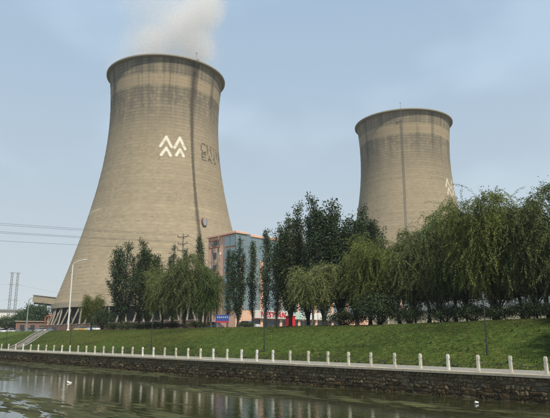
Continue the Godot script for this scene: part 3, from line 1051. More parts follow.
		for k in m:
			al.tri(c, c + 1 + k, c + 1 + (k + 1) % m)
	var am := mat(Color.WHITE, 0.85, 0.0, 0.3)
	am.vertex_color_use_as_albedo = true
	var ao := part("algae", al.mesh(), am, self)
	tag(ao, "patches of olive green algae floating on the canal", "algae", "", "stuff")
	# the near bank, under the camera
	var nb := MB.new()
	nb.box(tn(150, -39.0, -1.55), Vector3(900, 3.7, 11.0), Basis(Vector3(T2.x, 0, -T2.y), Vector3.UP, Vector3(T2.x, 0, -T2.y).cross(Vector3.UP)))
	struct("near_bank", nb.mesh(), M.paving)

func build_edge() -> void:
	var bt := Basis(Vector3(T2.x, 0, -T2.y), Vector3.UP, Vector3(T2.x, 0, -T2.y).cross(Vector3.UP))
	# retaining wall: mortar core with rubble stones standing proud
	var wall := Node3D.new()
	wall.name = "retaining_wall"
	add_child(wall)
	tag(wall, "low brown rubble stone wall rising from the canal to the promenade", "wall")
	wall.position = tn(0, 0, WATER - 1.0)
	var core := MB.new()
	core.box(tn(80, -0.02, (WATER - 1.0 - 0.13) * 0.5) - wall.position, Vector3(300, -(WATER - 1.0) - 0.13, 0.66), bt)
	part("mortar_core", core.mesh(), M.mortar, wall)
	var st := MB.new(); st.use_col = true
	var r := RandomNumberGenerator.new(); r.seed = 71
	var warp := FastNoiseLite.new(); warp.seed = 72; warp.frequency = 0.16; warp.fractal_octaves = 2
	var y := WATER - 0.35
	while y < -0.16:
		var rowh := minf(r.randf_range(0.17, 0.30), -0.14 - y)
		if -0.14 - y - rowh < 0.1: rowh = -0.14 - y
		var t := -16.0
		while t < 112.0:
			var w := r.randf_range(0.16, 0.40) + (0.35 if r.randf() < 0.2 else 0.0)
			var tone := r.randf_range(0.55, 1.2)
			var warm := r.randf_range(-0.12, 0.12)
			# stones that stand in the water line carry dark wet slime
			var wet := 1.0 if y + rowh * 0.5 > WATER + 0.25 + 0.75 * absf(lump.get_noise_2d(t * 6.0, 7.0)) + 0.3 * r.randf() else 0.42
			st.tint = Color(tone * (1.0 + warm) * wet, tone * wet, tone * (1.0 - warm) * wet)
			var h := rowh - 0.025
			var out := r.randf_range(0.025, 0.09)
			# a faceted stone: rim against the mortar, smaller uneven face in front
			var c := [Vector2(t + 0.012, y), Vector2(t + w - 0.012, y), Vector2(t + w - 0.012, y + h), Vector2(t + 0.012, y + h)]
			var rim := []
			var face := []
			for k in 4:
				var a: Vector2 = c[k]
				var b: Vector2 = c[(k + 1) % 4]
				for s in [0.18, 0.82]:
					var q := a.lerp(b, s)
					q += Vector2(warp.get_noise_2d(q.x * 10.0, q.y * 10.0), warp.get_noise_2d(q.x * 10.0 + 300.0, q.y * 10.0)) * Vector2(0.16, 0.13 * clampf((-0.14 - q.y) * 4.0, 0.0, 1.0))
					rim.append(tn(q.x, -0.352, q.y) - wall.position)
					var m := Vector2(t + w * 0.5, y + h * 0.5)
					var fq := q.lerp(m, r.randf_range(0.14, 0.3))
					face.append(tn(fq.x, -0.352 - out * r.randf_range(0.7, 1.15), fq.y) - wall.position)
			var mid := tn(t + w * 0.5, -0.352 - out * 1.15, y + h * 0.5) - wall.position
			var outv := tn(0, -1) - tn(0, 0)
			for k in 8:
				var k2 := (k + 1) % 8
				st.flat_tri(rim[k], rim[k2], face[k2], outv)
				st.flat_tri(rim[k], face[k2], face[k], outv)
				st.flat_tri(face[k], face[k2], mid, outv)
			t += w
		y += rowh
	var so := part("rubble_stones", st.mesh(), M.stone, wall)
	so.set_meta("kind", "stuff")
	# coping slabs
	var slab_m := []
	for k in 3:
		var s := MB.new(); s.bevel_box(Vector3.ZERO, Vector3(1.965, 0.165 + 0.004 * k, 0.74 + 0.012 * k), 0.018)
		slab_m.append(s.mesh())
	var cop := Node3D.new()
	cop.name = "coping"
	add_child(cop)
	tag(cop, "pale stone coping along the top of the canal wall", "coping", "", "structure")
	for k in range(-6, 62):
		var t := k * 1.98
		var o := part("slab", slab_m[absi(k * 7) % 3], M.coping, cop)
		o.transform = Transform3D(bt, tn(t, -0.17 + 0.012 * sin(k * 5.1), -0.075 + 0.005 * sin(k * 3.3)))
	# bollards and chains: spacing opens out towards the far end
	var at := []
	var t := -3.95
	for i in 39:
		at.append(t)
		t += 1.98 + 0.22 * sm(14.0, 24.0, i) + 1.0 * sm(24.0, 40.0, i)
	var post := MB.new()
	post.bevel_box(Vector3(0, 0.455, 0), Vector3(0.18, 0.91, 0.18), 0.025)
	post.bevel_box(Vector3(0, 0.935, 0), Vector3(0.145, 0.05, 0.145), 0.02)
	var pm := post.mesh()
	var posts_m := [M.white_concrete, M.white_concrete.duplicate(), M.white_concrete.duplicate()]
	posts_m[1].albedo_color = Color(0.94, 0.93, 0.88)
	posts_m[2].albedo_color = Color(0.88, 0.87, 0.83)
	var ring := MB.new()
	ring.box(Vector3(0, 0.68, 0), Vector3(0.205, 0.05, 0.06))
	var ring_m := ring.mesh()
	for i in at.size():
		var o := thing("bollard", "square white concrete bollard on the canal edge, %s from the right edge of the photo" % ordinal(i + 1), "bollard", tn(at[i], 0.0, 0.004), 0.0, "white bollards along the canal edge")
		o.basis = bt * Basis(Vector3.UP, rng.randf_range(-0.08, 0.08)) * Basis(Vector3.RIGHT, rng.randf_range(-0.03, 0.03)) * Basis(Vector3.BACK, rng.randf_range(-0.025, 0.025))
		part("post", pm, posts_m[rng.randi() % 3], o)
		part("chain_bracket", ring_m, M.dark_metal, o)
		if i > 0:
			var ch := MB.new()
			var pts := PackedVector3Array(); var rad := PackedFloat32Array()
			var a := tn(at[i - 1] + 0.1, 0, 0.68)
			var b := tn(at[i] - 0.1, 0, 0.68)
			var sag := rng.randf_range(0.26, 0.36)
			for k in 13:
				var s := k / 12.0
				pts.append(a.lerp(b, s) - Vector3(0, sag * 4.0 * s * (1.0 - s), 0)); rad.append(0.022)
			ch.tube(pts, rad, 5)
			var co := part("chain", ch.mesh(), M.dark_metal, self)
			tag(co, "dark chain hanging between the %s and %s bollards from the right" % [ordinal(i), ordinal(i + 1)], "chain", "chains between the bollards")
	# thin lamp posts behind the bollards
	var nth := ["nearest the right edge, in front of the dark shrubs", "in front of the white shop sign", "below the broad left willow", "below the white street lamp", "beside the stair path at far left"]
	var gl := [Vector2(15.4, 43.6), Vector2(-1.1, 60.4), Vector2(-15.6, 75.6), Vector2(-32.0, 93.6), Vector2(-50.8, 113.2)]
	for k in 5:
		garden_lamp("thin dark lamp post, " + nth[k], on_bank(gl[k].x, gl[k].y))

func build_steam() -> void:
	# condensed droplets: white specks, scattered through drifting puffs
	var d := MB.new()
	var ax := [Vector3.RIGHT, Vector3.UP, Vector3.BACK]
	for sx in [-1.0, 1.0]:
		for sy in [-1.0, 1.0]:
			for sz in [-1.0, 1.0]:
				var a := d.vert(ax[0] * sx, ax[0] * sx); var b := d.vert(ax[1] * sy, ax[1] * sy); var c := d.vert(ax[2] * sz, ax[2] * sz)
				d.tri(a, b, c)
	var r := RandomNumberGenerator.new(); r.seed = 91
	var puffs := []
	for k in 46:
		var s := k / 45.0
		var w := 19.5 + 3.0 * s
		var c := Vector3(2.2 + 1.5 * s, -5.0 + 44.0 * pow(s, 1.05), 0) + Vector3(r.randf_range(-0.62, 0.62) * w * (1.3 if s < 0.45 else 1.05) - (2.5 if s < 0.45 else 0.0), r.randf_range(-3.0, 3.0), r.randf_range(-0.6, 0.6) * w)
		puffs.append([c, w * r.randf_range(0.17, 0.34)])
	var count := 780000
	var buf := PackedFloat32Array()
	buf.resize(count * 12)
	for i in count:
		var q: Array = puffs[r.randi() % puffs.size()]
		var off := rv(r)
		if off.length() > 1.9: off = off.normalized() * 1.9 * sqrt(r.randf())
		var p: Vector3 = q[0] + off * q[1]
		if p.y < 0.5:
			var rad := Vector2(p.x, p.z)
			if rad.length() > 20.5: rad = rad.normalized() * 20.5 * r.randf()
			p.x = rad.x; p.z = rad.y
		var k := r.randf_range(0.034, 0.054)
		var o := i * 12
		buf[o] = k; buf[o + 3] = p.x
		buf[o + 5] = k; buf[o + 7] = p.y
		buf[o + 10] = k; buf[o + 11] = p.z
	var mm := MultiMesh.new()
	mm.transform_format = MultiMesh.TRANSFORM_3D
	mm.mesh = d.mesh()
	mm.instance_count = count
	mm.buffer = buf
	var o := MultiMeshInstance3D.new()
	o.multimesh = mm
	o.material_override = M.steam
	o.name = "steam_plume"
	add_child(o)
	o.position = Vector3(-46.3, 108.5, -232.2)
	tag(o, "white steam plume drifting up from the larger cooling tower", "steam", "", "stuff")

func build_buildings() -> void:
	var c := tn(99.0, 62.0, LEVEL - 0.05)
	var bn := Basis(Vector3(N2.x, 0, -N2.y), Vector3.UP, Vector3(-T2.x, 0, T2.y))
	# pink office block: local x runs away from the canal, the long face looks along +z
	var o := thing("office_block", "pink office block with blue-green glass and shops, behind the poplars", "building", c)
	o.basis = bn
	var L := 108.0
	var D := 12.6
	var H := 25.4
	var b := MB.new()
	b.box(Vector3(L * 0.5 + 0.2, H * 0.5, -D * 0.5), Vector3(L - 0.4, H, D - 0.4))
	part("wall", b.mesh(), M.pink, o)
	var cr := MB.new()
	cr.bevel_box(Vector3(2.0, H + 0.2, -D * 0.5), Vector3(4.2, 0.6, D + 0.3), 0.06)
	cr.bevel_box(Vector3(L * 0.5 + 2.5, H - 0.25, -D * 0.5), Vector3(L - 5.0, 0.7, D + 0.3), 0.08)
	part("cornice", cr.mesh(), M.pink, o)
	var pane := MB.new(); pane.box(Vector3.ZERO, Vector3(3.36, 2.5, 0.1))
	var pane_m := pane.mesh()
	var span := MB.new(); span.box(Vector3.ZERO, Vector3(3.36, 0.78, 0.08))
	var span_m := span.mesh()
	var fr := MB.new(); fr.box(Vector3.ZERO, Vector3(0.12, 3.3, 0.16))
	var fr_m := fr.mesh()
	for fl in 6:
		for k in 30:
			var x := 1.9 + k * 3.5
			var y := 5.4 + fl * 3.32 + 1.5
			part("window", pane_m, M.glass, o, Vector3(x, y, -0.155))
			if k < 9 or fl > 3: part("spandrel", span_m, M.spandrel, o, Vector3(x, y + 1.64, -0.165))
			part("mullion", fr_m, M.galv, o, Vector3(x - 1.75, y + 0.2, -0.125))
	for k in 16:
		var p := MB.new(); p.bevel_box(Vector3(5.4 + k * 7.0 - 3.5, (5.4 + 3.32 * 4.0) * 0.5, 0.0), Vector3(0.9, 5.4 + 3.32 * 4.0, 0.7), 0.05)
		part("pier", p.mesh(), M.pink, o)
	# end wall: glazed strip by the corner and narrow stair windows
	for fl in 6:
		var y := 5.4 + fl * 3.32 + 1.5
		for k in 2:
			var w := MB.new(); w.box(Vector3(0.145, y, -1.45 - k * 2.3), Vector3(0.1, 2.7, 2.1))
			part("window", w.mesh(), M.glass, o)
		var s := MB.new(); s.box(Vector3(0.145, y, -9.2), Vector3(0.1, 1.7, 1.3))
		part("window", s.mesh(), M.dark_glass, o)
	for q in [[7.2, -6.6], [10.5, -10.6], [13.9, -6.6], [17.2, -10.6], [20.5, -6.6]]:
		var ac := MB.new(); ac.bevel_box(Vector3(-0.06, q[0], q[1]), Vector3(0.36, 0.62, 0.9), 0.03)
		part("air_conditioner", ac.mesh(), M.white_paint, o)
	# shops: dark fronts under a white fascia with red letters
	for k in 9:
		var g := MB.new(); g.box(Vector3(7.4 + k * 4.0, 1.7, 0.03), Vector3(3.6, 3.0, 0.1))
		part("shop_window", g.mesh(), M.dark_glass, o)
	var fa := MB.new(); fa.bevel_box(Vector3(12.6, 4.55, 0.75), Vector3(13.2, 2.1, 0.5), 0.04)
	var fas := part("shop_fascia", fa.mesh(), M.sign_white, o)
	var font := SystemFont.new(); font.font_names = PackedStringArray(["Droid Sans"]); font.font_weight = 700
	var tm := TextMesh.new(); tm.text = "NESTLAN"; tm.font = font; tm.font_size = 96; tm.pixel_size = 0.019; tm.depth = 0.1
	var tx := part("letters", tm, M.sign_red, fas, Vector3(12.4, 4.55, 1.06))
	tx.scale = Vector3(1.15, 1.0, 1.0)
	for k in 4:
		var q := MB.new(); q.bevel_box(Vector3(22.0 + k * 5.3, 4.5 - 0.1 * (k % 2), 0.7), Vector3(5.0, 2.0 - 0.2 * (k % 2), 0.4), 0.04)
		part("shop_fascia", q.mesh(), M.white_paint if k != 0 else M.pale_teal, o)
	# red booth before the shops
	var rbp := tn(60.05, 43.5, LEVEL - 0.05)
	var rb := thing("red_booth", "bright red booth standing before the white shop front", "booth", rbp)
	rb.basis = bn
	var rr := MB.new(); rr.bevel_box(Vector3(0, 1.2, 0), Vector3(1.3, 2.4, 1.3), 0.05)
	part("cabin", rr.mesh(), M.red, rb)
	var rf := MB.new(); rf.bevel_box(Vector3(0, 2.48, 0), Vector3(1.5, 0.16, 1.5), 0.04)
	part("roof", rf.mesh(), M.red, rb)
	var rd := MB.new(); rd.box(Vector3(-0.66, 1.05, 0), Vector3(0.03, 1.9, 0.8))
	part("door", rd.mesh(), M.sign_red, rb)
	# cream boundary wall behind the right-hand willows, in panels between piers
	var cw := thing("boundary_wall", "long cream boundary wall seen between the right-hand tree trunks", "wall", tn(-16.0, 46.0, LEVEL - 0.05))
	cw.basis = Basis(Vector3(T2.x, 0, -T2.y), Vector3.UP, Vector3(T2.x, 0, -T2.y).cross(Vector3.UP))
	for k in 15:
		var p := MB.new(); p.box(Vector3(k * 4.0 + 2.0, 1.25, 0), Vector3(3.6, 2.5, 0.24))
		part("panel", p.mesh(), M.cream, cw)
		var pi := MB.new(); pi.bevel_box(Vector3(k * 4.0, 1.4, 0), Vector3(0.42, 2.8, 0.42), 0.03)
		part("pier", pi.mesh(), M.cream, cw)
		var cp := MB.new(); cp.bevel_box(Vector3(k * 4.0 + 2.0, 2.57, 0), Vector3(3.57, 0.12, 0.36), 0.02)
		part("coping", cp.mesh(), M.rail_metal, cw)
	# brown boundary wall along the road before the big tower
	var bw := thing("boundary_wall", "low brown brick boundary wall before the big tower's columns", "wall", tn(92.0, 44.5, LEVEL - 0.05))
	bw.basis = cw.basis
	for k in 22:
		var p := MB.new(); p.box(Vector3(k * 4.0 + 2.0, 1.2, 0), Vector3(3.6, 2.4, 0.24))
		part("panel", p.mesh(), M.brickish, bw)
		var pi := MB.new(); pi.bevel_box(Vector3(k * 4.0, 1.33, 0), Vector3(0.42, 2.66, 0.42), 0.03)
		part("pier", pi.mesh(), M.brickish, bw)
		var cp := MB.new(); cp.bevel_box(Vector3(k * 4.0 + 2.0, 2.46, 0), Vector3(3.57, 0.12, 0.36), 0.02)
		part("coping", cp.mesh(), M.rim, bw)
	# low white building with a teal eave
	var lw := thing("low_building", "low white building with a teal eave behind the cream wall", "building", tn(-20.0, 74.0, LEVEL - 0.05))
	lw.basis = Basis(Vector3(T2.x, 0, -T2.y), Vector3.UP, Vector3(T2.x, 0, -T2.y).cross(Vector3.UP))
	var lb := MB.new(); lb.box(Vector3(34, 2.9, -5.0), Vector3(68, 5.8, 10.0))
	part("wall", lb.mesh(), M.white_paint, lw)
	var lr := MB.new(); lr.bevel_box(Vector3(34, 6.0, -5.0), Vector3(69, 0.4, 11.2), 0.05)
	part("eave", lr.mesh(), M.teal, lw)
	for k in 16:
		var w := MB.new(); w.box(Vector3(3.0 + k * 4.1, 2.9, 0.03), Vector3(2.2, 1.8, 0.12))
		var wo := part("window", w.mesh(), M.dark_glass, lw)
		var sl := MB.new(); sl.box(Vector3(3.0 + k * 4.1, 1.9, 0.1), Vector3(2.5, 0.12, 0.3))
		part("sill", sl.mesh(), M.coping, wo)
	# raised gallery and pump house left of the big tower
	var cg := thing("conveyor_gallery", "raised concrete conveyor gallery on trestles left of the big tower", "gallery", Vector3(-94.0, LEVEL - 0.05, -262.0))
	var g1 := MB.new()
	g1.box(Vector3(0, 13.8, 0), Vector3(26, 2.9, 3.6), Basis(Vector3(0, 0, 1), -0.11))
	part("gallery", g1.mesh(), M.concrete, cg)
	var g2 := MB.new()
	g2.box(Vector3(0, 11.95, 0), Vector3(25, 0.7, 2.8), Basis(Vector3(0, 0, 1), -0.11))
	part("girder", g2.mesh(), M.dark_fill, cg)
	var g3 := MB.new()
	g3.box(Vector3(0.1, 15.45, 0), Vector3(26.4, 0.25, 4.1), Basis(Vector3(0, 0, 1), -0.11))
	part("roof", g3.mesh(), M.rim, cg)
	for x in [-8.0, 4.0]:
		for s in [-1.0, 1.0]:
			var lg := MB.new(); lg.bar(Vector3(x, 0, s * 2.2), Vector3(x, 11.9 - 0.11 * x, s * 1.2), 0.4, 6)
			part("trestle_leg", lg.mesh(), M.column, cg)
	var ph := thing("pump_house", "small brick pump house with rusty pipes beside the big tower", "building", Vector3(-87.0, LEVEL - 0.05, -214.0), 0.35)
	var p1 := MB.new(); p1.box(Vector3(0, 2.0, 0), Vector3(11, 4.0, 6))
	part("wall", p1.mesh(), M.brickish, ph)
	var p2 := MB.new(); p2.bevel_box(Vector3(0, 4.15, 0), Vector3(11.8, 0.3, 6.8), 0.04)
	part("roof", p2.mesh(), M.concrete, ph)
	for k in 3:
		var w := MB.new(); w.box(Vector3(-3.4 + k * 3.4, 2.2, 3.02), Vector3(1.5, 1.5, 0.1))
		part("window", w.mesh(), M.dark_glass, ph)
	for k in 2:
		var w := MB.new()
		w.tube(PackedVector3Array([Vector3(4.0 + k * 1.6, 0, 3.9), Vector3(4.0 + k * 1.6, 5.4, 3.9), Vector3(4.6 + k * 1.6, 6.0, 3.9), Vector3(13.0, 6.0, 2.9)]), PackedFloat32Array([0.36, 0.36, 0.36, 0.36]), 10)
		part("pipe", w.mesh(), M.rust, ph)
	var fb := thing("long_shed", "pale long shed on the far left horizon", "building", Vector3(-196.0, LEVEL - 0.05, -380.0), 0.12)
	var f1 := MB.new(); f1.box(Vector3(0, 7.5, 0), Vector3(80, 15, 24))
	part("wall", f1.mesh(), M.white_paint, fb)
	var f2 := MB.new(); f2.box(Vector3(0, 15.4, 0), Vector3(82, 0.8, 26))
	part("roof", f2.mesh(), M.grey_metal, fb)

func build_plants() -> void:
	var pc := Color(0.045, 0.076, 0.033)
	var pop := [make_poplar(11, 18.0, 2.0, 1, pc, 1.5), make_poplar(12, 18.0, 1.5, 1, pc, 1.4), make_poplar(13, 18.0, 3.1, 5, pc, 1.25), make_poplar(14, 18.0, 3.0, 4, pc, 1.25), make_poplar(15, 18.0, 2.2, 3, pc, 1.3)]
	var red := make_poplar(16, 18.0, 1.2, 1, Color(0.16, 0.075, 0.045))
	var wc := Color(0.122, 0.152, 0.047)
	var wil := [make_willow(21, 12.0, 4.0, wc, 1750, 0.09), make_willow(22, 12.0, 4.0, wc, 1750, 0.10), make_willow(23, 12.0, 3.6, wc, 1550, 0.09)]
	var pale_wil := make_willow(24, 9.0, 3.0, Color(0.155, 0.18, 0.065), 1100, 0.16)
	var sc := Color(0.034, 0.054, 0.022)
	var shr := [make_round(31, 2.6, 2.2, 0.0, sc, 130, 46, 0.16), make_round(32, 2.4, 1.9, 0.0, sc, 110, 46, 0.16), make_round(33, 1.8, 1.5, 0.0, Color(0.048, 0.066, 0.026), 90, 42, 0.14)]
	var plum := [make_round(34, 4.4, 1.9, 0.34, Color(0.030, 0.036, 0.022), 100, 40, 0.17), make_round(35, 4.2, 1.7, 0.36, Color(0.034, 0.036, 0.024), 90, 40, 0.17)]
	var far := [make_round(36, 12.0, 5.2, 0.14, Color(0.045, 0.085, 0.035), 240, 40, 0.5), make_round(37, 11.0, 5.6, 0.16, Color(0.07, 0.10, 0.04), 240, 40, 0.5)]
	# [prototype, X, depth, height, width over its own, label]
	var poplars := [
		[3, -29.8, 115.4, 17.7, 1.15, "tall dark poplar, leftmost of the three before the big tower"],
		[4, -27.0, 117.9, 17.0, 0.95, "slim poplar in the middle of the three before the big tower"],
		[2, -23.3, 108.4, 16.9, 1.05, "bushy poplar, rightmost of the three before the big tower"],
		[4, -19.6, 113.5, 17.2, 0.8, "sparse poplar showing over the broad willow, left of the crossarmed pole"],
		[1, -17.4, 112.5, 16.0, 0.75, "narrow poplar top right behind the crossarmed pole"],
		[1, -14.1, 107.5, 18.0, 0.78, "slender poplar spire between the two utility poles"],
		[1, -8.0, 101.0, 14.2, 0.7, "short narrow poplar just right of the twin pole"],
		[4, -5.9, 94.3, 15.2, 0.8, "dense poplar before the corner of the glass building"],
		[1, -3.7, 96.4, 15.0, 0.7, "very thin poplar before the glass facade"],
		[1, -1.4, 91.1, 16.0, 0.85, "pointed poplar at the middle of the glass facade"],
		[1, 0.3, 92.3, 13.8, 0.9, "lower poplar left of the tall poplar clump"],
		[2, 2.2, 84.7, 18.4, 0.95, "tall poplar standing at the left end of the big clump"],
		[4, 4.7, 86.5, 17.2, 1.3, "poplar second from left in the tall clump"],
		[2, 6.7, 80.6, 18.7, 1.1, "tallest poplar, above the pale weeping willow"],
		[3, 9.0, 81.0, 18.3, 1.15, "broad poplar third from right in the tall clump"],
		[2, 10.9, 79.3, 16.9, 1.05, "poplar second from right in the tall clump"],
		[3, 12.8, 80.4, 15.8, 1.0, "shortest poplar at the right end of the tall clump"],
	]
	for i in poplars.size():
		var q: Array = poplars[i]
		plant("tree", "poplar_tree", q[5], "poplar", "poplars along the bank top", on_bank(q[1], q[2]), pop[q[0]], q[3] / 18.0, q[4], i * 1.7, M.pale_bark if q[0] < 2 else M.bark, M.poplar_leaves[i % 3])
	plant("tree", "poplar_tree", "thin poplar with russet leaves against the farther tower", "poplar", "poplars along the bank top", on_bank(14.3, 82.5), red, 15.6 / 18.0, 0.8, 0.4, M.bark, M.poplar_leaf)
	var willows := [
		[2, -36.3, 118.1, 7.6, 0.62, "small willow beside the white street lamp"],
		[0, -19.3, 101.1, 11.2, 0.84, "willow on the left flank of the broad willow group"],
		[1, -14.4, 95.7, 12.6, 1.08, "largest willow of the left group, in front of the crossarmed pole"],
		[2, -10.7, 94.8, 10.4, 0.74, "willow at the right of the left group, beside the blue sign"],
		[0, 11.4, 70.0, 11.0, 0.92, "willow at the foot of the poplar clump, left below the farther tower"],
		[1, 14.8, 70.0, 11.9, 0.9, "willow directly below the farther tower"],
		[2, 17.0, 66.0, 11.6, 0.95, "willow right below the farther tower's right edge"],
		[0, 20.0, 65.2, 14.3, 0.85, "tall willow right of the farther tower"],
		[0, 21.7, 59.1, 14.0, 1.08, "broad willow with visible branching trunk, right part of the bank"],
		[2, 25.4, 61.5, 13.4, 0.85, "willow partly hidden between the two big right-hand willows"],
		[1, 25.6, 55.1, 13.4, 1.05, "large willow at the right edge of the photo"],
	]
	for i in willows.size():
		var q: Array = willows[i]
		plant("tree", "willow_tree", q[5], "willow", "willows along the bank top", on_bank(q[1], q[2]), wil[q[0]], q[3] / 12.0, q[4], i * 2.3 + 0.4, M.bark, M.willow_leaves[(i * 3 + 1) % 4])
	plant("tree", "willow_tree", "pale yellow-green weeping willow before the poplar clump", "willow", "willows along the bank top", on_bank(4.6, 74.2), pale_wil, 0.97, 0.9, 1.0, M.pale_bark, M.willow_leaf)
	# unseen willows added just outside the frame on the right, to shade the lawn
	plant("tree", "willow_tree", "unseen willow added beyond the right edge to shade the lawn", "willow", "willows along the bank top", on_bank(31.5, 47.0), wil[1], 1.1, 1.15, 0.9, M.bark, M.willow_leaf)
	plant("tree", "willow_tree", "unseen willow added beyond the right edge for lawn shade, nearest the water", "willow", "willows along the bank top", on_bank(24.2, 36.0), wil[0], 1.2, 1.0, 2.9, M.bark, M.willow_leaf)
	plant("tree", "willow_tree", "unseen willow added beyond the right edge for lawn shade, between the other two", "willow", "willows along the bank top", on_bank(28.6, 43.2), wil[2], 1.15, 1.0, 0.2, M.bark, M.willow_leaf)
	var shrubs := [
		[0, 11.8, 66.8, 1.35, 1.3, "big dark shrub mound under the willow left of centre-right"],
		[1, 8.4, 70.8, 0.8, 1.3, "low dark shrub between pale willow and big shrub mound"],
		[0, 14.6, 64.4, 0.75, 0.8, "small dark shrub below the farther tower"],
		[0, 17.6, 61.0, 0.72, 0.95, "dark shrub left of the branching willow trunk"],
		[1, 19.6, 58.6, 0.8, 0.95, "low shrub at the foot of the branching willow"],
		[2, 21.5, 56.8, 0.85, 1.0, "low dark shrub right of the branching willow trunk"],
		[1, 23.2, 55.0, 0.75, 0.95, "spreading shrub second from the right edge"],
		[1, 24.8, 53.2, 0.7, 0.95, "dark shrub at the right edge of the photo"],
		[0, -32.9, 113.6, 1.55, 1.05, "round dark shrub left of the three poplars"],
		[1, -30.4, 112.6, 0.55, 0.9, "low dark shrub under the leftmost of the three poplars"],
		[2, -27.5, 110.6, 0.8, 1.2, "low hedge shrub under the slim middle poplar"],
		[1, -24.4, 107.2, 0.5, 1.0, "low dark shrub under the bushy poplar of the three"],
		[2, -21.2, 104.6, 0.75, 1.2, "low shrub left of the broad willow group"],
		[1, -17.2, 99.4, 0.5, 1.0, "low dark shrub under the left flank willow"],
		[2, -12.6, 94.8, 0.7, 1.1, "low shrub under the largest willow of the left group"],
		[2, -4.2, 87.6, 0.5, 0.9, "tiny shrub among the poplar trunks right of the notice board"],
	]
	for i in shrubs.size():
		var q: Array = shrubs[i]
		plant("shrub", "shrub", q[5], "shrub", "shrubs on the bank top", on_bank(q[1], q[2]), shr[q[0]], q[3], q[4], i * 1.3, M.bark, M.shrub_leaf)
	var plums := [
		[0, 18.6, 66.9, "small dark tree behind the shrubs, leftmost of four"],
		[1, 20.9, 64.6, "small dark tree behind the shrubs, second of four"],
		[0, 23.6, 62.6, "small dark tree behind the shrubs, third of four"],
		[1, 26.2, 59.4, "small dark tree behind the shrubs, rightmost of four"],
		[1, 16.4, 69.4, "small dark tree under the willow below the farther tower"],
	]
	for i in plums.size():
		var q: Array = plums[i]
		plant("tree", "plum_tree", q[3], "small tree", "small dark trees under the willows", on_bank(q[1], q[2]), plum[q[0]], 1.12, 1.2, i * 1.9, M.bark, M.shrub_leaf)
	var fars := [
		[0, -88.0, 218.0, 0.95, 1.0, "dark round tree left of the conveyor gallery"],
		[0, -95.0, 226.0, 0.75, 0.9, "dark round tree behind the grey street lamp"],
		[1, -106.0, 236.0, 0.62, 1.0, "pale green tree at the foot of the pylons"],
		[1, -118.0, 244.0, 0.66, 1.0, "pale green tree at the left edge of the photo"],
		[1, -126.0, 290.0, 0.8, 1.1, "far pale tree behind the pylons"],
		[0, -112.0, 285.0, 0.7, 1.1, "far dark tree between pylons and gallery"],
	]
	for i in fars.size():
		var q: Array = fars[i]
		plant("tree", "broadleaf_tree", q[5], "tree", "distant trees at the left", Vector3(q[1], LEVEL - 0.05, -q[2]), far[q[0]], q[3], q[4], i * 2.1, M.bark, M.shrub_leaf)

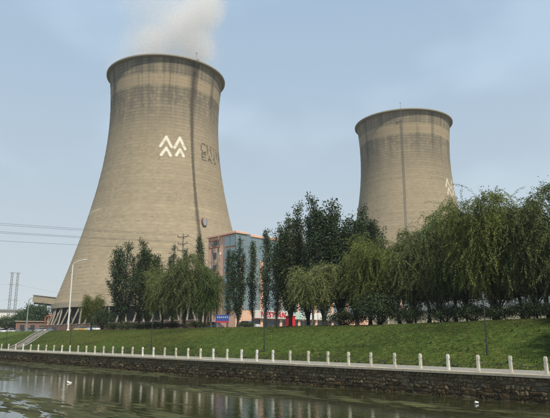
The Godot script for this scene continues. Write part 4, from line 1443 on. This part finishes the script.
func build_street() -> void:
	street_lamp("tall white street lamp with curved arm at the left bank top", on_bank(-42.6, 122.7), 14.6, 2.1, M.white_paint)
	street_lamp("grey street lamp with long arm at far left", Vector3(-67.6, LEVEL - 0.05, -162.0), 9.4, 2.2, M.galv)
	# poles and wires
	var pa := Vector3(-16.9, LEVEL - 0.05, -106.2)
	var across := Vector3(0.92, 0, 0.39)
	var seats := utility_pole("concrete utility pole with three crossarms above the broad willow", pa, 17.3, [[16.75, 2.3], [15.45, 2.0], [14.25, 2.2]], across)
	var pd := Vector3(-92.0, 0.3, -69.0)
	var seats2 := utility_pole("utility pole across the canal, beyond the left edge", pd, 21.0, [[20.4, 2.3], [19.0, 2.0], [17.6, 2.2]], across)
	var names := ["topmost", "second", "third", "fourth", "fifth"]
	for k in 5:
		wire("thin dark power line at upper left, %s of five" % names[k], seats[k], seats2[k], 0.9)
	# twin pole
	var hp := thing("twin_pole", "twin utility pole with crossbars before the pink wall", "utility pole", Vector3(-10.2, LEVEL - 0.05, -98.9))
	var tp := Vector3(0.69, 0, 0.72)
	for s in [-1.0, 1.0]:
		var p := MB.new(); p.tube(PackedVector3Array([tp * s * 0.85, tp * s * 0.85 + Vector3(0, 15.0 + 0.5 * s, 0)]), PackedFloat32Array([0.2, 0.13]), 10)
		part("pole", p.mesh(), M.column, hp)
	for y in [14.8, 13.6, 9.2]:
		var c := MB.new(); c.box(Vector3(0, y, 0) + tp.cross(Vector3.UP) * 0.2, Vector3(3.0, 0.14, 0.12), Basis(tp, Vector3.UP, tp.cross(Vector3.UP)))
		part("crossarm", c.mesh(), M.rust, hp)
		for s in [-0.45, 0.0, 0.45]:
			insulator(hp, Vector3(0, y + 0.07, 0) + tp.cross(Vector3.UP) * 0.2 + tp * 3.0 * s)
	var trf := MB.new(); trf.bevel_box(Vector3(0, 8.2, 0), Vector3(1.2, 1.3, 0.9), 0.05, Basis(tp, Vector3.UP, tp.cross(Vector3.UP)))
	part("transformer", trf.mesh(), M.grey_metal, hp)
	for k in 3:
		wire("short sagging line between the two utility poles, %s" % ["upper", "middle", "lower"][k], seats[k * 2 + 1], hp.position + Vector3(0, [15.1, 13.9, 13.9][k], 0) + tp * [-1.35, -1.35, 1.35][k], 0.7, "lines between the utility poles")
	# pylons far left, joined by thin lines
	var p1 := lattice_pylon("slim lattice pylon, left one of the far pair", Vector3(-134.9, LEVEL - 0.05, -300.0), 31.2)
	var p2 := lattice_pylon("slim lattice pylon, right one of the far pair", Vector3(-132.6, LEVEL - 0.05, -301.5), 31.2)
	wire("thin far line running from the pylons to the right, upper", p2 + Vector3(1.2, 25.0, 0), Vector3(-60, 18.0, -345), 1.5, "far lines at the pylons")
	wire("thin far line leaving the pylons to the left, upper", p1 + Vector3(-1.2, 25.0, 0), Vector3(-230, 27.0, -290), 1.5, "far lines at the pylons")
	wire("thin far line leaving the pylons to the left, lower", p1 + Vector3(-1.2, 17.2, 0), Vector3(-230, 19.0, -290), 1.5, "far lines at the pylons")
	# notice board
	var nb := thing("notice_board", "blue and red notice board on two posts at the bank top", "sign", on_bank(-7.7, 87.2), 0.09)
	for s in [-0.75, 0.75]:
		var p := MB.new(); p.bar(Vector3(s, -0.1, 0), Vector3(s, 1.75, 0), 0.04, 6)
		part("post", p.mesh(), M.galv, nb)
	var bd := MB.new(); bd.bevel_box(Vector3(0, 1.28, 0.07), Vector3(1.86, 1.14, 0.07), 0.015)
	part("board", bd.mesh(), M.sign_blue, nb)
	var rs := MB.new(); rs.box(Vector3(0, 0.84, 0.108), Vector3(1.84, 0.22, 0.012))
	part("red_strip", rs.mesh(), M.sign_red, nb)
	var wr := RandomNumberGenerator.new(); wr.seed = 4
	var glyph := MB.new()
	for k in 6:
		var x := -0.72 + k * 0.285
		for s in 3:
			glyph.box(Vector3(x + wr.randf_range(-0.03, 0.03), 1.42 + 0.085 * s, 0.11), Vector3(wr.randf_range(0.14, 0.22), 0.035, 0.012))
		for s in 2:
			glyph.box(Vector3(x - 0.05 + 0.1 * s, 1.5, 0.112), Vector3(0.035, wr.randf_range(0.16, 0.26), 0.012))
	part("white_lettering", glyph.mesh(), M.sign_white, nb)
	# cars along the road
	var along := atan2(T2.y, T2.x)
	var cars := [
		[-90.9, 198.6, lin(0.70, 0.70, 0.70), "white car at the left edge of the photo, beyond the bank"],
		[-85.6, 193.0, lin(0.55, 0.56, 0.57), "silver car second from the left edge, under the pale trees"],
		[-79.6, 186.6, lin(0.03, 0.03, 0.035), "black car beside the foot of the grey street lamp"],
		[-74.4, 181.0, lin(0.03, 0.04, 0.07), "dark blue car right of the grey street lamp"],
		[-68.4, 174.5, lin(0.42, 0.43, 0.45), "grey car in line with the conveyor gallery"],
		[-63.2, 169.0, lin(0.025, 0.03, 0.05), "dark car nearest the top of the stair path"],
		[-49.0, 150.2, lin(0.50, 0.36, 0.04), "yellow car left of the small willow"],
		[-44.6, 146.1, lin(0.62, 0.63, 0.64), "pale silver car behind the small willow and round shrub"],
		[-4.6, 102.6, lin(0.5, 0.51, 0.52), "light grey car behind the poplar trunks left of the shop sign"],
		[-11.5, 110.4, lin(0.05, 0.06, 0.09), "dark car behind the blue notice board"],
	]
	for q in cars:
		var p := Vector3(q[0], LEVEL - 0.045, -q[1])
		make_car(q[3], p, along + (PI if int(absf(q[0])) % 2 == 0 else 0.0), q[2])
	# stair path up the bank at the left
	var s0 := Vector2(87.0, 4.2)
	var s1 := Vector2(112.0, 19.8)
	var st := MB.new()
	var steps := 34
	var d2 := (s1 - s0).normalized()
	var dir3 := (tn(s1.x, s1.y) - tn(s0.x, s0.y)).normalized()
	var bs := Basis(dir3, Vector3.UP, dir3.cross(Vector3.UP))
	for k in steps:
		var q := s0.lerp(s1, (k + 0.5) / steps)
		var y := bank_y(q.x, q.y)
		st.box(tn(q.x, q.y, y - 0.12), Vector3((s1 - s0).length() / steps - 0.03, 0.42, 1.7), bs)
	for sgn in [-1.0, 1.0]:
		for k in 12:
			var qa := s0.lerp(s1, k / 12.0); var qb := s0.lerp(s1, (k + 1) / 12.0)
			var off: Vector3 = bs.z * sgn * 0.97
			var a := tn(qa.x, qa.y, bank_y(qa.x, qa.y) + 0.14) + off
			var b := tn(qb.x, qb.y, bank_y(qb.x, qb.y) + 0.14) + off
			var x := (b - a).normalized()
			st.box((a + b) * 0.5, Vector3(a.distance_to(b) - 0.01, 0.4, 0.22), Basis(x, bs.z.cross(x), bs.z))
	struct("stair_path", st.mesh(), M.paving)
	# litter on the water
	var fo := thing("foam_board", "white foam board floating at the lower left corner", "litter", Vector3(-13.6, WATER - 0.02, -27.9), 0.5)
	var f1 := MB.new(); f1.bevel_box(Vector3(0, 0.09, 0), Vector3(0.75, 0.2, 0.5), 0.04, Basis(Vector3(0, 0, 1), 0.12))
	part("slab", f1.mesh(), M.foam, fo)
	var bits := [[-33.6, 91.0, "left of two near the wall below the left bollards"], [-31.5, 88.6, "right of two near the wall below the left bollards"], [10.8, 32.8, "below the bollards at right"], [-15.9, 47.0, "alone in the open water at left"]]
	for q in bits:
		var o := thing("floating_litter", "small white scrap floating on the canal, " + q[2], "litter", Vector3(q[0], WATER - 0.01, -q[1]), q[0])
		var b := MB.new(); b.bevel_box(Vector3(0, 0.05, 0), Vector3(0.34, 0.1, 0.2), 0.03, Basis(Vector3(0, 0, 1), 0.2))
		b.bevel_box(Vector3(0.17, 0.09, 0.05), Vector3(0.14, 0.12, 0.12), 0.03)
		part("scrap", b.mesh(), M.foam, o)
